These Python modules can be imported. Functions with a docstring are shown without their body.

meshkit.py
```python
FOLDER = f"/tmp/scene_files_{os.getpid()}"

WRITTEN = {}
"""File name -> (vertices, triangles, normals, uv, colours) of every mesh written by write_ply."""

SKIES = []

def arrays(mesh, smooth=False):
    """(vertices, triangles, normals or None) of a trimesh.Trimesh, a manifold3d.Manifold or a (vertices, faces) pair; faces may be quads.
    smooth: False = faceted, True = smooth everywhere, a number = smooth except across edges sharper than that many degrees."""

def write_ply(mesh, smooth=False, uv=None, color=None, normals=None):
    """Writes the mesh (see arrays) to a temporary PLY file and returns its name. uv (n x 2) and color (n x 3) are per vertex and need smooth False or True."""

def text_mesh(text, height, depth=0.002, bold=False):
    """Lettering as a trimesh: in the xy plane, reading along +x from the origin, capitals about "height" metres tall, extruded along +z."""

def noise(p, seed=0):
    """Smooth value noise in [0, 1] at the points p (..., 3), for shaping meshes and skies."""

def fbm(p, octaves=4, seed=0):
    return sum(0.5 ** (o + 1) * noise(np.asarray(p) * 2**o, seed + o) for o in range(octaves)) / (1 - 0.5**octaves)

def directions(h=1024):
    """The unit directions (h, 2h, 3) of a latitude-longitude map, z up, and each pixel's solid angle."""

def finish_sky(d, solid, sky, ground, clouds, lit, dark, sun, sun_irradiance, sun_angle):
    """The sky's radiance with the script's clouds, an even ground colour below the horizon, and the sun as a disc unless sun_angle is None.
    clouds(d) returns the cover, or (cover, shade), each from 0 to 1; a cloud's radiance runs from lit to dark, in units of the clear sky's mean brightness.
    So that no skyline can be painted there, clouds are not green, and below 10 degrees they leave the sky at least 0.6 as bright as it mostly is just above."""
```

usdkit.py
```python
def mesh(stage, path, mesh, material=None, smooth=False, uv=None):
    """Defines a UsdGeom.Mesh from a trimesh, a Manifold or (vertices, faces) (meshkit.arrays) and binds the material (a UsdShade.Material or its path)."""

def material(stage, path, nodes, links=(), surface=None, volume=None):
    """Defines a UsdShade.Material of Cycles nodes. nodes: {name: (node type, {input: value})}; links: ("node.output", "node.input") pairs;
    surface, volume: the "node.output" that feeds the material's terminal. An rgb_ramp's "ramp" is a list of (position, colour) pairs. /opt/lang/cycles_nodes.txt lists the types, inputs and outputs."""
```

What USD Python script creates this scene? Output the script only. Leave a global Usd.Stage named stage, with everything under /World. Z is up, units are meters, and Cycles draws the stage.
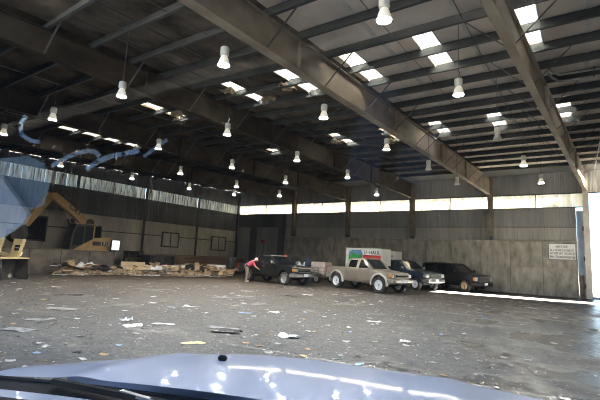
import math, random
import numpy as np, trimesh, usdkit, meshkit
import manifold3d as m3
from shapely.geometry import Polygon
from pxr import Usd, UsdGeom, UsdLux, UsdShade, Gf, Sdf

stage = Usd.Stage.CreateInMemory()
UsdGeom.SetStageUpAxis(stage, 'Z')
UsdGeom.SetStageMetersPerUnit(stage, 1.0)
UsdGeom.Xform.Define(stage, '/World')
UsdGeom.Scope.Define(stage, '/World/Looks')
R = random.Random(7)
PI = math.pi

# ------------------------------------------------------------------ camera
FPX, YAW, PITCH, ROLL, EYE = 409.36, -0.60147, 0.139, 0.05073, (0.0, 0.0, 1.747)
_f = np.array([math.sin(YAW) * math.cos(PITCH), math.cos(YAW) * math.cos(PITCH), math.sin(PITCH)])
_r0 = np.array([math.cos(YAW), -math.sin(YAW), 0.0]); _u0 = np.cross(_r0, _f)
_r = _r0 * math.cos(ROLL) + _u0 * math.sin(ROLL); _u = np.cross(_r, _f)
cam = UsdGeom.Camera.Define(stage, '/World/camera')
cam.CreateHorizontalApertureAttr(36.0); cam.CreateVerticalApertureAttr(24.0)
cam.CreateFocalLengthAttr(FPX * 36.0 / 600.0)
cam.CreateClippingRangeAttr(Gf.Vec2f(0.05, 3000.0))
cam.AddTransformOp().Set(Gf.Matrix4d(*_r, 0, *_u, 0, *(-_f), 0, *EYE, 1))
EXPOSURE = 0.35
cam.CreateExposureAttr(EXPOSURE)

# ------------------------------------------------------------------ sky and sun
SKY_GAIN, SUN_POWER = 16.0, 70.0
usdkit.material(stage, '/World/Looks/sky', {
    't': ('sky_texture', {'sky_type': 'hosek_wilkie', 'sun_direction': (0.89, 0.134, 0.42), 'turbidity': 3.0, 'ground_albedo': 0.3}),
    'b': ('background_shader', {'strength': SKY_GAIN})}, [('t.color', 'b.color')], surface='b.background')
dome = UsdLux.DomeLight.Define(stage, '/World/sky')
dome.CreateIntensityAttr(1.0)
UsdShade.MaterialBindingAPI.Apply(dome.GetPrim()).Bind(UsdShade.Material.Get(stage, '/World/Looks/sky'))
sun = UsdLux.DistantLight.Define(stage, '/World/sun')
sun.CreateNormalizeAttr(True); sun.CreateIntensityAttr(SUN_POWER); sun.CreateAngleAttr(0.6); sun.CreateColorAttr(Gf.Vec3f(1.0, 0.93, 0.80))
SUN_DIR = np.array([-1.0, -0.15, -0.47]); SUN_DIR /= np.linalg.norm(SUN_DIR)     # the way its light travels
_z = -SUN_DIR; _x = np.cross([0, 0, 1.0], _z); _x /= np.linalg.norm(_x); _y = np.cross(_z, _x)
sun.AddTransformOp().Set(Gf.Matrix4d(*_x, 0, *_y, 0, *_z, 0, 0, 0, 60, 1))
LAMP_POWER = 1500.0

# ------------------------------------------------------------------ materials
def mat(name, c1, c2=None, scale=2.0, rough=0.7, metal=0.0, bump=0.0, bscale=30.0, stretch=(1, 1, 1), spec=0.4, coat=0.0, lo=0.35, hi=0.65, detail=5, rough2=None):
    """A principled surface whose colour wanders between c1 and c2 with noise in world space."""
    n = {'p': ('principled_bsdf', {'roughness': rough, 'metallic': metal, 'specular_ior_level': spec, 'coat_weight': coat, 'coat_roughness': 0.06, 'base_color': c1})}
    l = []
    if c2 is not None or bump or rough2 is not None:
        n['g'] = ('geometry', {}); n['m'] = ('mapping', {'scale': stretch}); l.append(('g.position', 'm.vector'))
    if c2 is not None or rough2 is not None:
        n['n'] = ('noise_texture', {'scale': scale, 'detail': detail, 'roughness': 0.6}); l.append(('m.vector', 'n.vector'))
    if c2 is not None:
        n['r'] = ('rgb_ramp', {'ramp': [(lo, c1), (hi, c2)]}); l += [('n.fac', 'r.fac'), ('r.color', 'p.base_color')]
    if rough2 is not None:
        n['rr'] = ('map_range', {'from_min': lo, 'from_max': hi, 'to_min': rough, 'to_max': rough2, 'clamp': True}); l += [('n.fac', 'rr.value'), ('rr.result', 'p.roughness')]
    if bump:
        n['bn'] = ('noise_texture', {'scale': bscale, 'detail': 3}); n['b'] = ('bump', {'strength': bump, 'distance': 0.02})
        l += [('m.vector', 'bn.vector'), ('bn.fac', 'b.height'), ('b.normal', 'p.normal')]
    return usdkit.material(stage, '/World/Looks/' + name, n, l, surface='p.BSDF')

def glow(name, color, strength):
    return usdkit.material(stage, '/World/Looks/' + name, {'e': ('emission', {'color': color, 'strength': strength})}, [], surface='e.emission')

def translucent(name, c1, c2, share, scale=3.0, stretch=(1, 1, 1), lo=0.3, hi=0.7):
    n = {'g': ('geometry', {}), 'm': ('mapping', {'scale': stretch}), 'n': ('noise_texture', {'scale': scale, 'detail': 4}),
         'r': ('rgb_ramp', {'ramp': [(lo, c1), (hi, c2)]}), 'd': ('diffuse_bsdf', {}), 't': ('translucent_bsdf', {}), 'x': ('mix_closure', {'fac': share})}
    l = [('g.position', 'm.vector'), ('m.vector', 'n.vector'), ('n.fac', 'r.fac'), ('r.color', 'd.color'), ('r.color', 't.color'), ('d.BSDF', 'x.closure1'), ('t.BSDF', 'x.closure2')]
    return usdkit.material(stage, '/World/Looks/' + name, n, l, surface='x.closure')

M = {}
# floor: dirty asphalt, brown with soil towards the debris, greyer towards the entrance, damp towards the open side
n = {'g': ('geometry', {}), 'n1': ('noise_texture', {'scale': 0.35, 'detail': 6, 'roughness': 0.65}), 'n2': ('noise_texture', {'scale': 5.0, 'detail': 6, 'roughness': 0.7}),
     'n3': ('noise_texture', {'scale': 16.0, 'detail': 4, 'roughness': 0.7}),
     'r1': ('rgb_ramp', {'ramp': [(0.3, (0.053, 0.060, 0.068)), (0.7, (0.116, 0.129, 0.143))]}), 'r2': ('rgb_ramp', {'ramp': [(0.32, (0.5, 0.5, 0.5)), (0.68, (1.25, 1.22, 1.18))]}),
     'r3': ('rgb_ramp', {'ramp': [(0.33, (0.60, 0.60, 0.60)), (0.55, (1.0, 1.0, 1.0)), (0.68, (2.0, 1.95, 1.85))]}),
     'x1': ('mix_color', {'blend_type': 'multiply', 'fac': 1.0, 'use_clamp': False}), 'x2': ('mix_color', {'blend_type': 'multiply', 'fac': 1.0, 'use_clamp': False}),
     'sp': ('separate_xyz', {}), 'dm': ('math', {'math_type': 'multiply_add', 'value2': -0.034, 'value3': -0.32}), 'dy': ('math', {'math_type': 'multiply_add', 'value2': 0.026, 'value3': 0.0}),
     'da': ('math', {'math_type': 'add'}), 'dn': ('math', {'math_type': 'multiply_add', 'value2': 0.9, 'value3': -0.45}), 'db': ('math', {'math_type': 'add', 'use_clamp': True}),
     'soil': ('mix_color', {'blend_type': 'mix', 'b': (0.098, 0.069, 0.044)}), 'ds': ('math', {'math_type': 'multiply', 'value2': 0.8}),
     'pn': ('noise_texture', {'scale': 0.55, 'detail': 3}), 'wx': ('map_range', {'from_min': -5.0, 'from_max': 0.8, 'to_min': 0.0, 'to_max': 0.26, 'clamp': True}), 'pw': ('math', {'math_type': 'add'}),
     'pr': ('map_range', {'from_min': 0.60, 'from_max': 0.74, 'to_min': 0.72, 'to_max': 0.16, 'clamp': True}),
     'b': ('bump', {'strength': 0.55, 'distance': 0.03}), 'p': ('principled_bsdf', {'roughness': 0.7, 'specular_ior_level': 0.35})}
l = [('g.position', 'n1.vector'), ('g.position', 'n2.vector'), ('g.position', 'n3.vector'), ('n1.fac', 'r1.fac'), ('n2.fac', 'r2.fac'), ('n3.fac', 'r3.fac'), ('r1.color', 'x1.a'), ('r2.color', 'x1.b'), ('x1.result', 'x2.a'), ('r3.color', 'x2.b'),
     ('g.position', 'sp.vector'), ('sp.x', 'dm.value1'), ('sp.y', 'dy.value1'), ('dm.value', 'da.value1'), ('dy.value', 'da.value2'), ('n1.fac', 'dn.value1'), ('da.value', 'db.value1'), ('dn.value', 'db.value2'),
     ('db.value', 'ds.value1'), ('ds.value', 'soil.fac'), ('x2.result', 'soil.a'), ('soil.result', 'p.base_color'),
     ('g.position', 'pn.vector'), ('sp.x', 'wx.value'), ('pn.fac', 'pw.value1'), ('wx.result', 'pw.value2'), ('pw.value', 'pr.value'), ('pr.result', 'p.roughness'), ('n2.fac', 'b.height'), ('b.normal', 'p.normal')]
M['floor'] = usdkit.material(stage, '/World/Looks/asphalt', n, l, surface='p.BSDF')
M['ground'] = mat('yard_asphalt', (0.10, 0.098, 0.095), (0.16, 0.155, 0.15), 0.6, 0.9)
M['concrete'] = mat('stained_concrete', (0.16, 0.148, 0.122), (0.40, 0.372, 0.315), 2.2, 0.85, bump=0.25, bscale=14, stretch=(1, 1, 0.45), lo=0.3, hi=0.7)
M['concrete2'] = mat('stained_concrete_pale', (0.18, 0.163, 0.137), (0.44, 0.405, 0.345), 2.6, 0.85, bump=0.25, bscale=14, stretch=(1, 1, 0.4), lo=0.3, hi=0.7)
M['concrete3'] = mat('stained_concrete_dark', (0.14, 0.13, 0.11), (0.35, 0.325, 0.28), 1.9, 0.85, bump=0.25, bscale=14, stretch=(1, 1, 0.6), lo=0.3, hi=0.7)
M['push'] = mat('scuffed_steel_wall', (0.08, 0.072, 0.064), (0.18, 0.155, 0.13), 1.6, 0.75, bump=0.3, bscale=9)
M['push_brown'] = mat('rusty_timber_wall', (0.16, 0.11, 0.085), (0.30, 0.215, 0.16), 1.8, 0.85, bump=0.3, bscale=9, stretch=(1, 0.3, 2))
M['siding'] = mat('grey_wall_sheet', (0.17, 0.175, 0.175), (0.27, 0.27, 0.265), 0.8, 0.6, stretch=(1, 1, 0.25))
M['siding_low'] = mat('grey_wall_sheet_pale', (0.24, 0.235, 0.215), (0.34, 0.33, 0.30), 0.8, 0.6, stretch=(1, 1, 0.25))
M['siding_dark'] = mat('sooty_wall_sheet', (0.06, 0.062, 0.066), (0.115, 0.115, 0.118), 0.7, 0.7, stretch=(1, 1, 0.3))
M['liner'] = mat('dusty_liner_sheet', (0.32, 0.292, 0.246), (0.48, 0.435, 0.365), 0.9, 0.75, stretch=(1, 1, 0.35))
M['deck'] = mat('roof_facing_lit', (0.56, 0.49, 0.42), (0.76, 0.68, 0.60), 0.7, 0.8, bump=0.5, bscale=2.2)  # brightened to stand in for light on the open-side bays
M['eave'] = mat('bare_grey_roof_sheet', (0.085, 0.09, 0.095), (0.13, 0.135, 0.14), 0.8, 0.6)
M['deck_half_shade'] = mat('roof_facing_half_shade', (0.04, 0.035, 0.028), (0.18, 0.152, 0.125), 0.7, 0.8, bump=0.5, bscale=2.2, spec=.08)  # darkened to stand in for shade over the middle bay
M['girder_shade'] = mat('girder_paint_shade', (0.022, 0.018, 0.014), (0.06, 0.049, 0.038), 0.9, 0.6, stretch=(1, 1, 1.5), lo=.3, hi=.7, spec=.08)  # shade put into the paint of the three far girders
M['deck_shade'] = mat('roof_facing_shade', (0.012, 0.010, 0.008), (0.085, 0.068, 0.05), 0.8, 0.8, bump=0.5, bscale=2.2, spec=.08)  # darkest copy, shade put into the colour of the far bays
M['tape'] = mat('white_facing_seam', (0.45, 0.43, 0.40), (0.6, 0.58, 0.54), 3, 0.6)
M['purlin'] = mat('grey_painted_purlin', (0.044, 0.049, 0.051), (0.078, 0.083, 0.084), 1.0, 0.6, spec=.12)
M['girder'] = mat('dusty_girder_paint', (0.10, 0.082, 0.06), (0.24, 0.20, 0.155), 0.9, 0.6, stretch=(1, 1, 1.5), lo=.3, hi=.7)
M['girder_lit'] = mat('tan_girder_paint_lit', (0.20, 0.165, 0.12), (0.40, 0.335, 0.26), 0.9, 0.6, stretch=(1, 1, 1.5), lo=.3, hi=.7)  # lighter copy, light put into the paint of the fifth girder
M['girder_half_lit'] = mat('tan_girder_paint_half_lit', (0.13, 0.106, 0.078), (0.30, 0.25, 0.192), 0.9, 0.6, stretch=(1, 1, 1.5), lo=.3, hi=.7)  # in-between copy for the fourth girder, part of the painted light falloff
M['post_cream_glare'] = mat('cream_post_glare_paint', (0.50, 0.46, 0.39), (0.66, 0.62, 0.54), 1.5, 0.6)  # cream paled further to stand in for glare around the post
M['brace'] = mat('dark_brace_steel', (0.05, 0.05, 0.05), (0.09, 0.088, 0.085), 2, 0.6)
M['pipe'] = mat('grey_pipe', (0.22, 0.22, 0.21), (0.30, 0.295, 0.28), 2, 0.5)
M['darksteel'] = mat('dark_wall_steel', (0.045, 0.045, 0.05), (0.08, 0.078, 0.078), 1.5, 0.6)
M['bluejamb'] = mat('slate_blue_door_steel', (0.26, 0.33, 0.44), (0.36, 0.43, 0.53), 1.5, 0.55)  # slate blue lightened to stand in for glare at the corner
M['pane_back'] = translucent('clear_fibreglass', (0.66, 0.62, 0.50), (0.95, 0.93, 0.86), 0.68, 2.2, (1, 1, 0.25))
M['pane_stained_dim'] = translucent('stained_dimmed_fibreglass', (0.16, 0.145, 0.11), (0.70, 0.69, 0.63), 0.55, 4.2, (1, 1.6, 0.16), 0.36, 0.58)  # streaks are stains; the overall dulling stands in for shade outside
M['pane_stained_dim2'] = translucent('stained_dimmed_fibreglass_grey', (0.20, 0.185, 0.15), (0.60, 0.59, 0.54), 0.55, 5.2, (1, 1.6, 0.16), 0.36, 0.6)  # greyer stained copy, dulled the same way for shade outside
M['sky_pane'] = translucent('skylight_fibreglass', (0.85, 0.84, 0.80), (0.95, 0.95, 0.93), 0.72, 2.0)
M['sky_dirty'] = translucent('soiled_skylight', (0.30, 0.27, 0.22), (0.42, 0.38, 0.32), 0.22, 2.0)
M['torn'] = mat('torn_brown_facing', (0.20, 0.155, 0.10), (0.38, 0.31, 0.215), 4, 0.9)
M['lamp_white'] = mat('lamp_enamel', (0.42, 0.40, 0.35), (0.52, 0.50, 0.45), 3, 0.45)
M['lamp_lit'] = glow('lamp_lens_lit', (1.0, 0.94, 0.86), LAMP_POWER)
M['lamp_shade_lit'] = usdkit.material(stage, '/World/Looks/lamp_acrylic', {'p': ('principled_bsdf', {'base_color': (0.7, 0.68, 0.62), 'roughness': 0.4, 'emission_color': (1.0, 0.86, 0.66), 'emission_strength': 0.30})}, [], surface='p.BSDF')
M['lamp_off'] = mat('lamp_lens_off', (0.55, 0.56, 0.55), None, rough=0.3)
M['wire'] = mat('thin_dark_wire', (0.05, 0.05, 0.05), None)
M['black'] = mat('black_rubber', (0.015, 0.015, 0.016), (0.035, 0.034, 0.033), 6, 0.8, spec=.12)
M['tire'] = mat('dusty_tire', (0.022, 0.022, 0.022), (0.05, 0.048, 0.045), 5, 0.85)
M['blackpaint'] = mat('black_car_paint', (0.010, 0.011, 0.012), None, rough=0.3, coat=0.5, spec=.4)
M['blackgloss'] = mat('black_suv_paint', (0.011, 0.011, 0.014), None, rough=0.35, coat=0.2, spec=.3)
M['navy'] = mat('navy_car_paint', (0.010, 0.022, 0.045), None, rough=0.3, coat=0.4)
M['tan'] = mat('pewter_car_paint', (0.235, 0.212, 0.175), None, rough=0.35, metal=0.35, coat=0.6)
M['tanflare'] = mat('grey_flare_plastic', (0.36, 0.36, 0.35), None, rough=0.5)
M['silver'] = mat('silver_trim', (0.50, 0.51, 0.52), None, rough=0.3, metal=0.6)
M['chrome'] = mat('chrome_trim', (0.48, 0.49, 0.50), None, rough=0.2, metal=0.9)
M['alloy'] = mat('alloy_wheel', (0.68, 0.72, 0.78), None, rough=0.4, metal=0.25)
M['goldalloy'] = mat('tan_alloy_wheel', (0.48, 0.38, 0.26), None, rough=0.4, metal=0.5)
M['glass'] = mat('tinted_car_glass', (0.012, 0.014, 0.016), None, rough=0.06, spec=0.6)
M['machine_glass'] = mat('grimy_cab_glass', (0.012, 0.016, 0.016), None, rough=0.35, spec=0.15)
M['lens'] = mat('clear_headlamp', (0.25, 0.265, 0.28), None, rough=0.12, spec=0.6)
M['redlens'] = mat('red_tail_lamp', (0.28, 0.015, 0.012), None, rough=0.2)
M['orange'] = mat('amber_lens', (0.55, 0.22, 0.03), None, rough=0.2)
M['white'] = mat('white_paint', (0.68, 0.68, 0.66), (0.78, 0.78, 0.76), 3, 0.5)
M['plate'] = mat('licence_plate', (0.70, 0.73, 0.78), None, rough=0.45)
M['green'] = mat('green_print', (0.03, 0.30, 0.07), (0.07, 0.42, 0.12), 3, 0.5)
M['blueprint'] = mat('blue_print', (0.10, 0.24, 0.50), (0.22, 0.38, 0.62), 3, 0.5)
M['redprint'] = mat('red_print', (0.45, 0.03, 0.03), None, rough=0.5)
M['darkprint'] = mat('dark_print', (0.06, 0.065, 0.08), None, rough=0.6)
M['red'] = mat('red_enamel', (0.42, 0.03, 0.03), None, rough=0.5)
M['yellow'] = mat('worn_machine_yellow', (0.36, 0.23, 0.10), (0.50, 0.335, 0.16), 2.0, 0.55)
M['yellow_pale'] = mat('faded_machine_yellow', (0.46, 0.38, 0.20), (0.58, 0.49, 0.28), 2.0, 0.6)
M['machine_dark'] = mat('greasy_machine_steel', (0.03, 0.03, 0.032), (0.075, 0.07, 0.065), 2, 0.6)
M['pinkish'] = mat('pale_pink_ticking', (0.62, 0.50, 0.45), (0.72, 0.62, 0.57), 3, 0.85)
M['card'] = mat('brown_cardboard', (0.32, 0.215, 0.12), (0.45, 0.32, 0.19), 2.5, 0.9)
M['card2'] = mat('pale_cardboard', (0.46, 0.35, 0.21), (0.56, 0.44, 0.29), 2.5, 0.9)
M['paper'] = mat('white_paper', (0.62, 0.63, 0.63), (0.74, 0.75, 0.75), 4, 0.8)
M['paper_grey'] = mat('grimy_paper', (0.20, 0.205, 0.21), (0.33, 0.33, 0.335), 4, 0.85)
M['plasticw'] = mat('white_plastic_bag', (0.66, 0.70, 0.72), (0.78, 0.80, 0.82), 4, 0.45)
M['scrap_white'] = mat('dusty_white_scrap', (0.36, 0.38, 0.39), (0.52, 0.53, 0.54), 4, 0.8)
M['plasticb'] = mat('blue_plastic', (0.12, 0.24, 0.42), (0.22, 0.34, 0.5), 3, 0.5)
M['plasticy'] = mat('yellowed_plastic', (0.50, 0.46, 0.26), (0.60, 0.56, 0.36), 3, 0.6)
M['bag'] = mat('black_bin_bag', (0.012, 0.012, 0.014), (0.03, 0.03, 0.033), 5, 0.35)
M['wood'] = mat('raw_timber', (0.34, 0.23, 0.12), (0.48, 0.35, 0.20), 3, 0.85, stretch=(1, 1, 3))
M['oldwood'] = mat('weathered_timber', (0.13, 0.085, 0.05), (0.22, 0.15, 0.095), 3, 0.9)
M['heap'] = mat('mixed_rubbish_soil', (0.12, 0.085, 0.055), (0.42, 0.33, 0.22), 4.0, 0.95, bump=0.8, bscale=9, lo=0.4, hi=0.62)
M['cloth_blue'] = mat('dark_blue_cloth', (0.02, 0.035, 0.075), (0.04, 0.06, 0.11), 5, 0.9)
M['shirt'] = mat('rose_red_shirt', (0.50, 0.075, 0.13), (0.60, 0.11, 0.17), 6, 0.9)
M['shirt2'] = mat('bright_red_shirt', (0.55, 0.06, 0.05), None, rough=0.9)
M['trousers'] = mat('khaki_grey_trousers', (0.17, 0.14, 0.11), (0.22, 0.185, 0.15), 6, 0.9)
M['skin'] = mat('skin', (0.52, 0.31, 0.22), None, rough=0.55)
M['hair'] = mat('white_hair', (0.62, 0.60, 0.57), None, rough=0.8)
M['hair_dark'] = mat('dark_hair', (0.03, 0.022, 0.018), None, rough=0.7)
M['shoe'] = mat('pale_shoes', (0.42, 0.40, 0.37), None, rough=0.8)
M['hood'] = mat('silver_blue_hood_paint', (0.36, 0.46, 0.68), None, rough=0.38, metal=0.1, coat=0.8)
M['cowl'] = mat('black_cowl_plastic', (0.010, 0.010, 0.012), (0.02, 0.02, 0.023), 8, 0.7, spec=.1)
M['sealbrown'] = mat('brown_black_seal', (0.045, 0.038, 0.034), None, rough=.8, spec=.1)
M['dash'] = mat('dark_dashboard', (0.012, 0.011, 0.011), (0.018, 0.017, 0.016), 9, 0.9, spec=.1)
M['cordblue'] = mat('light_blue_strap', (0.62, 0.78, 0.95), None, rough=.7)
M['slip'] = mat('slate_blue_folder', (0.045, 0.065, 0.10), None, rough=.8)
M['halo_pale'] = mat('halo_pale_grey', (0.34, 0.44, 0.48), None, rough=.9)
M['screen'] = glow('lit_white_panel', (1.0, 1.0, 0.97), 1.6)

# ------------------------------------------------------------------ mesh helpers
def cat(ms): return trimesh.util.concatenate([m for m in ms if m is not None])
def box(c, s, rz=0.0, rx=0.0, ry=0.0):
    m = trimesh.creation.box(s)
    for a, ax in ((rx, (1, 0, 0)), (ry, (0, 1, 0)), (rz, (0, 0, 1))):
        if a: m.apply_transform(trimesh.transformations.rotation_matrix(a, ax))
    m.apply_translation(c); return m
def cbox(c, s, ch=0.02, rz=0.0, rx=0.0, ry=0.0):
    """A box with chamfered edges."""
    h = np.array(s) / 2.0; ch = min(ch, *(h * 0.8)); p = []
    for sx in (-1, 1):
        for sy in (-1, 1):
            for sz in (-1, 1):
                p += [(sx * h[0], sy * (h[1] - ch), sz * (h[2] - ch)), (sx * (h[0] - ch), sy * h[1], sz * (h[2] - ch)), (sx * (h[0] - ch), sy * (h[1] - ch), sz * h[2])]
    m = trimesh.convex.convex_hull(np.array(p))
    for a, ax in ((rx, (1, 0, 0)), (ry, (0, 1, 0)), (rz, (0, 0, 1))):
        if a: m.apply_transform(trimesh.transformations.rotation_matrix(a, ax))
    m.apply_translation(c); return m
def rod(p0, p1, r, n=6):
    return trimesh.creation.cylinder(r, segment=[p0, p1], sections=n)
def bar(p0, p1, w, t):
    """A flat bar from p0 to p1, w wide and t thick."""
    p0, p1 = np.array(p0, float), np.array(p1, float); d = p1 - p0; L = np.linalg.norm(d); z = d / L
    x = np.cross(z, [0, 0, 1.0]); x = x / np.linalg.norm(x) if np.linalg.norm(x) > 1e-6 else np.array([1.0, 0, 0]); y = np.cross(z, x)
    m = trimesh.creation.box([w, t, L]); T = np.eye(4); T[:3, 0], T[:3, 1], T[:3, 2], T[:3, 3] = x, y, z, (p0 + p1) / 2
    m.apply_transform(T); return m
def tubes(pts, r, n=6):
    return cat([rod(a, b, r, n) for a, b in zip(pts[:-1], pts[1:])])
def lathe(prof, n=20):
    return trimesh.creation.revolve(np.array(prof, float), sections=n)
def prism_xz(poly, y0, y1):
    """A polygon in the x-z plane, extruded from y0 to y1."""
    m = trimesh.creation.extrude_polygon(Polygon(poly).buffer(0), y1 - y0, engine='earcut')
    v = m.vertices.copy(); m.vertices = np.stack([v[:, 0], y1 - v[:, 2], v[:, 1]], 1); m.fix_normals(); return m
def hexa(b, t):
    """Eight corners, bottom ring then top ring, as a closed block."""
    v = np.array(list(b) + list(t), float)
    f = [(0, 3, 2, 1), (4, 5, 6, 7), (0, 1, 5, 4), (1, 2, 6, 5), (2, 3, 7, 6), (3, 0, 4, 7)]
    m = trimesh.Trimesh(v, [q for a in f for q in ((a[0], a[1], a[2]), (a[0], a[2], a[3]))], process=False); m.fix_normals(); return m
def man(m):
    return m3.Manifold(m3.Mesh(np.asarray(m.vertices, np.float32), np.asarray(m.faces, np.uint32)))
def tri(m):
    q = m.to_mesh(); return trimesh.Trimesh(q.vert_properties[:, :3], q.tri_verts, process=False)
def blob(seed, s, rough=0.35, sub=2, flat=0.0):
    m = trimesh.creation.icosphere(sub, 1.0); v = np.array(m.vertices)
    k = 1 + rough * (meshkit.fbm(v * 1.6 + seed * 7.31, 3, seed) - 0.5) * 2
    v = v * k[:, None] * np.array(s); v[:, 2] = np.maximum(v[:, 2], -s[2] * (1 - flat)) ; v[:, 2] -= v[:, 2].min(); m.vertices = v; return m
def sheet(seed, w, h, lift=0.06, n=5, thick=0.004):
    """A crumpled sheet lying on the ground."""
    x, y = np.meshgrid(np.linspace(-.5, .5, n), np.linspace(-.5, .5, n), indexing='ij')
    p = np.stack([x.ravel(), y.ravel(), 0 * x.ravel()], 1); rr = random.Random(seed)
    q = np.array([[rr.uniform(-.12, .12), rr.uniform(-.12, .12)] for _ in p]); p[:, :2] += q
    p[:, 2] = np.abs(meshkit.fbm(p * 3 + seed * 3.7, 3, seed) - 0.45) * 2.2 * lift; p[:, 0] *= w; p[:, 1] *= h
    i, j = np.meshgrid(range(n - 1), range(n - 1), indexing='ij'); a = (i * n + j).ravel()
    f = np.vstack([np.stack([a, a + n, a + n + 1], 1), np.stack([a, a + n + 1, a + 1], 1)])
    N = len(p); e = trimesh.Trimesh(p, f, process=False); lo = p.copy(); lo[:, 2] -= thick
    ed = e.edges[trimesh.grouping.group_rows(e.edges_sorted, require_count=1)]
    sides = np.vstack([[(b, a_, a_ + N), (b, a_ + N, b + N)] for a_, b in ed])
    m = trimesh.Trimesh(np.vstack([p, lo]), np.vstack([f, f[:, ::-1] + N, sides]), process=False); m.vertices[:, 2] -= m.vertices[:, 2].min(); return m

# ------------------------------------------------------------------ scene helpers
used = {}
def numbered(parent, name):
    k = (parent, name); n = used.get(k, 0); used[k] = n + 1
    return f'{parent}/{name}' + (f'_{n:03d}' if n else '')
def tag(p, label=None, cat_=None, group=None, kind=None):
    for k, v in (('label', label), ('category', cat_), ('group', group), ('kind', kind)):
        if v: p.SetCustomDataByKey(k, v)
    return p
def thing(name, label=None, cat_=None, loc=(0, 0, 0), rz=0.0, group=None, kind=None):
    x = UsdGeom.Xform.Define(stage, numbered('/World', name))
    x.AddTranslateOp().Set(Gf.Vec3d(*map(float, loc))); x.AddRotateZOp().Set(math.degrees(rz))
    return tag(x.GetPrim(), label, cat_, group, kind)
def part(parent, name, mesh, m, smooth=False, label=None, kind=None):
    g = usdkit.mesh(stage, numbered(str(parent.GetPath()), name), mesh, M[m] if isinstance(m, str) else m, smooth)
    return tag(g.GetPrim(), label, None, None, kind)
def holder(parent, name, label=None):
    return tag(UsdGeom.Xform.Define(stage, numbered(str(parent.GetPath()), name)).GetPrim(), label)
def solo(name, mesh, m, label, cat_, loc=(0, 0, 0), rz=0.0, group=None, kind=None, smooth=False):
    g = usdkit.mesh(stage, numbered('/World', name), mesh, M[m] if isinstance(m, str) else m, smooth)
    g.AddTranslateOp().Set(Gf.Vec3d(*map(float, loc))); g.AddRotateZOp().Set(math.degrees(rz))
    return tag(g.GetPrim(), label, cat_, group, kind)
def copy_of(first, label, loc, rz=0.0, group=None, name=None):
    was = first.GetCustomData()
    base = name or first.GetName().split('_0')[0]
    x = UsdGeom.Xform.Define(stage, numbered('/World', base)); x.GetPrim().GetReferences().AddInternalReference(first.GetPath())
    x.ClearXformOpOrder(); x.AddTranslateOp().Set(Gf.Vec3d(*map(float, loc))); x.AddRotateZOp().Set(math.degrees(rz))
    x.GetPrim().SetInstanceable(True)
    return tag(x.GetPrim(), label, was['category'], group or was.get('group'))

# ================================================================== the hall
D, L = 33.19, 30.90                       # back wall at y = D, end wall at x = -L
ZT, ZB = 7.0, 6.06                        # clerestory windows
COLX = [-23.14, -17.22, -11.30, -5.37]    # girders and wall columns
PURLINS = [3.8, 5.0, 6.2, 7.4, 8.6, 9.8, 11.0, 12.2, 13.4, 14.6, 15.7, 16.9, 18.4, 19.96, 21.5, 23.26, 24.96, 26.83, 29.0]
def tt(x): return min(max((-5.4 - x) / 5.9, 0.0), 1.0)
def zbot(x, y): t = tt(x); return 5.8 + 0.7 * t + (0.038 - 0.021 * t) * y      # girder underside
def zpur(x, y): return zbot(x, y) + 0.62 + 0.018 * y                           # girder top, purlin underside
def zdeck(x, y): return zpur(x, y) + 0.24
def ypur(k, x): return PURLINS[k] + 0.6 * tt(x)
XN = [-L, -23.14, -17.22, -11.3, -8.3, -5.37, -0.4, 2.0]

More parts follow.
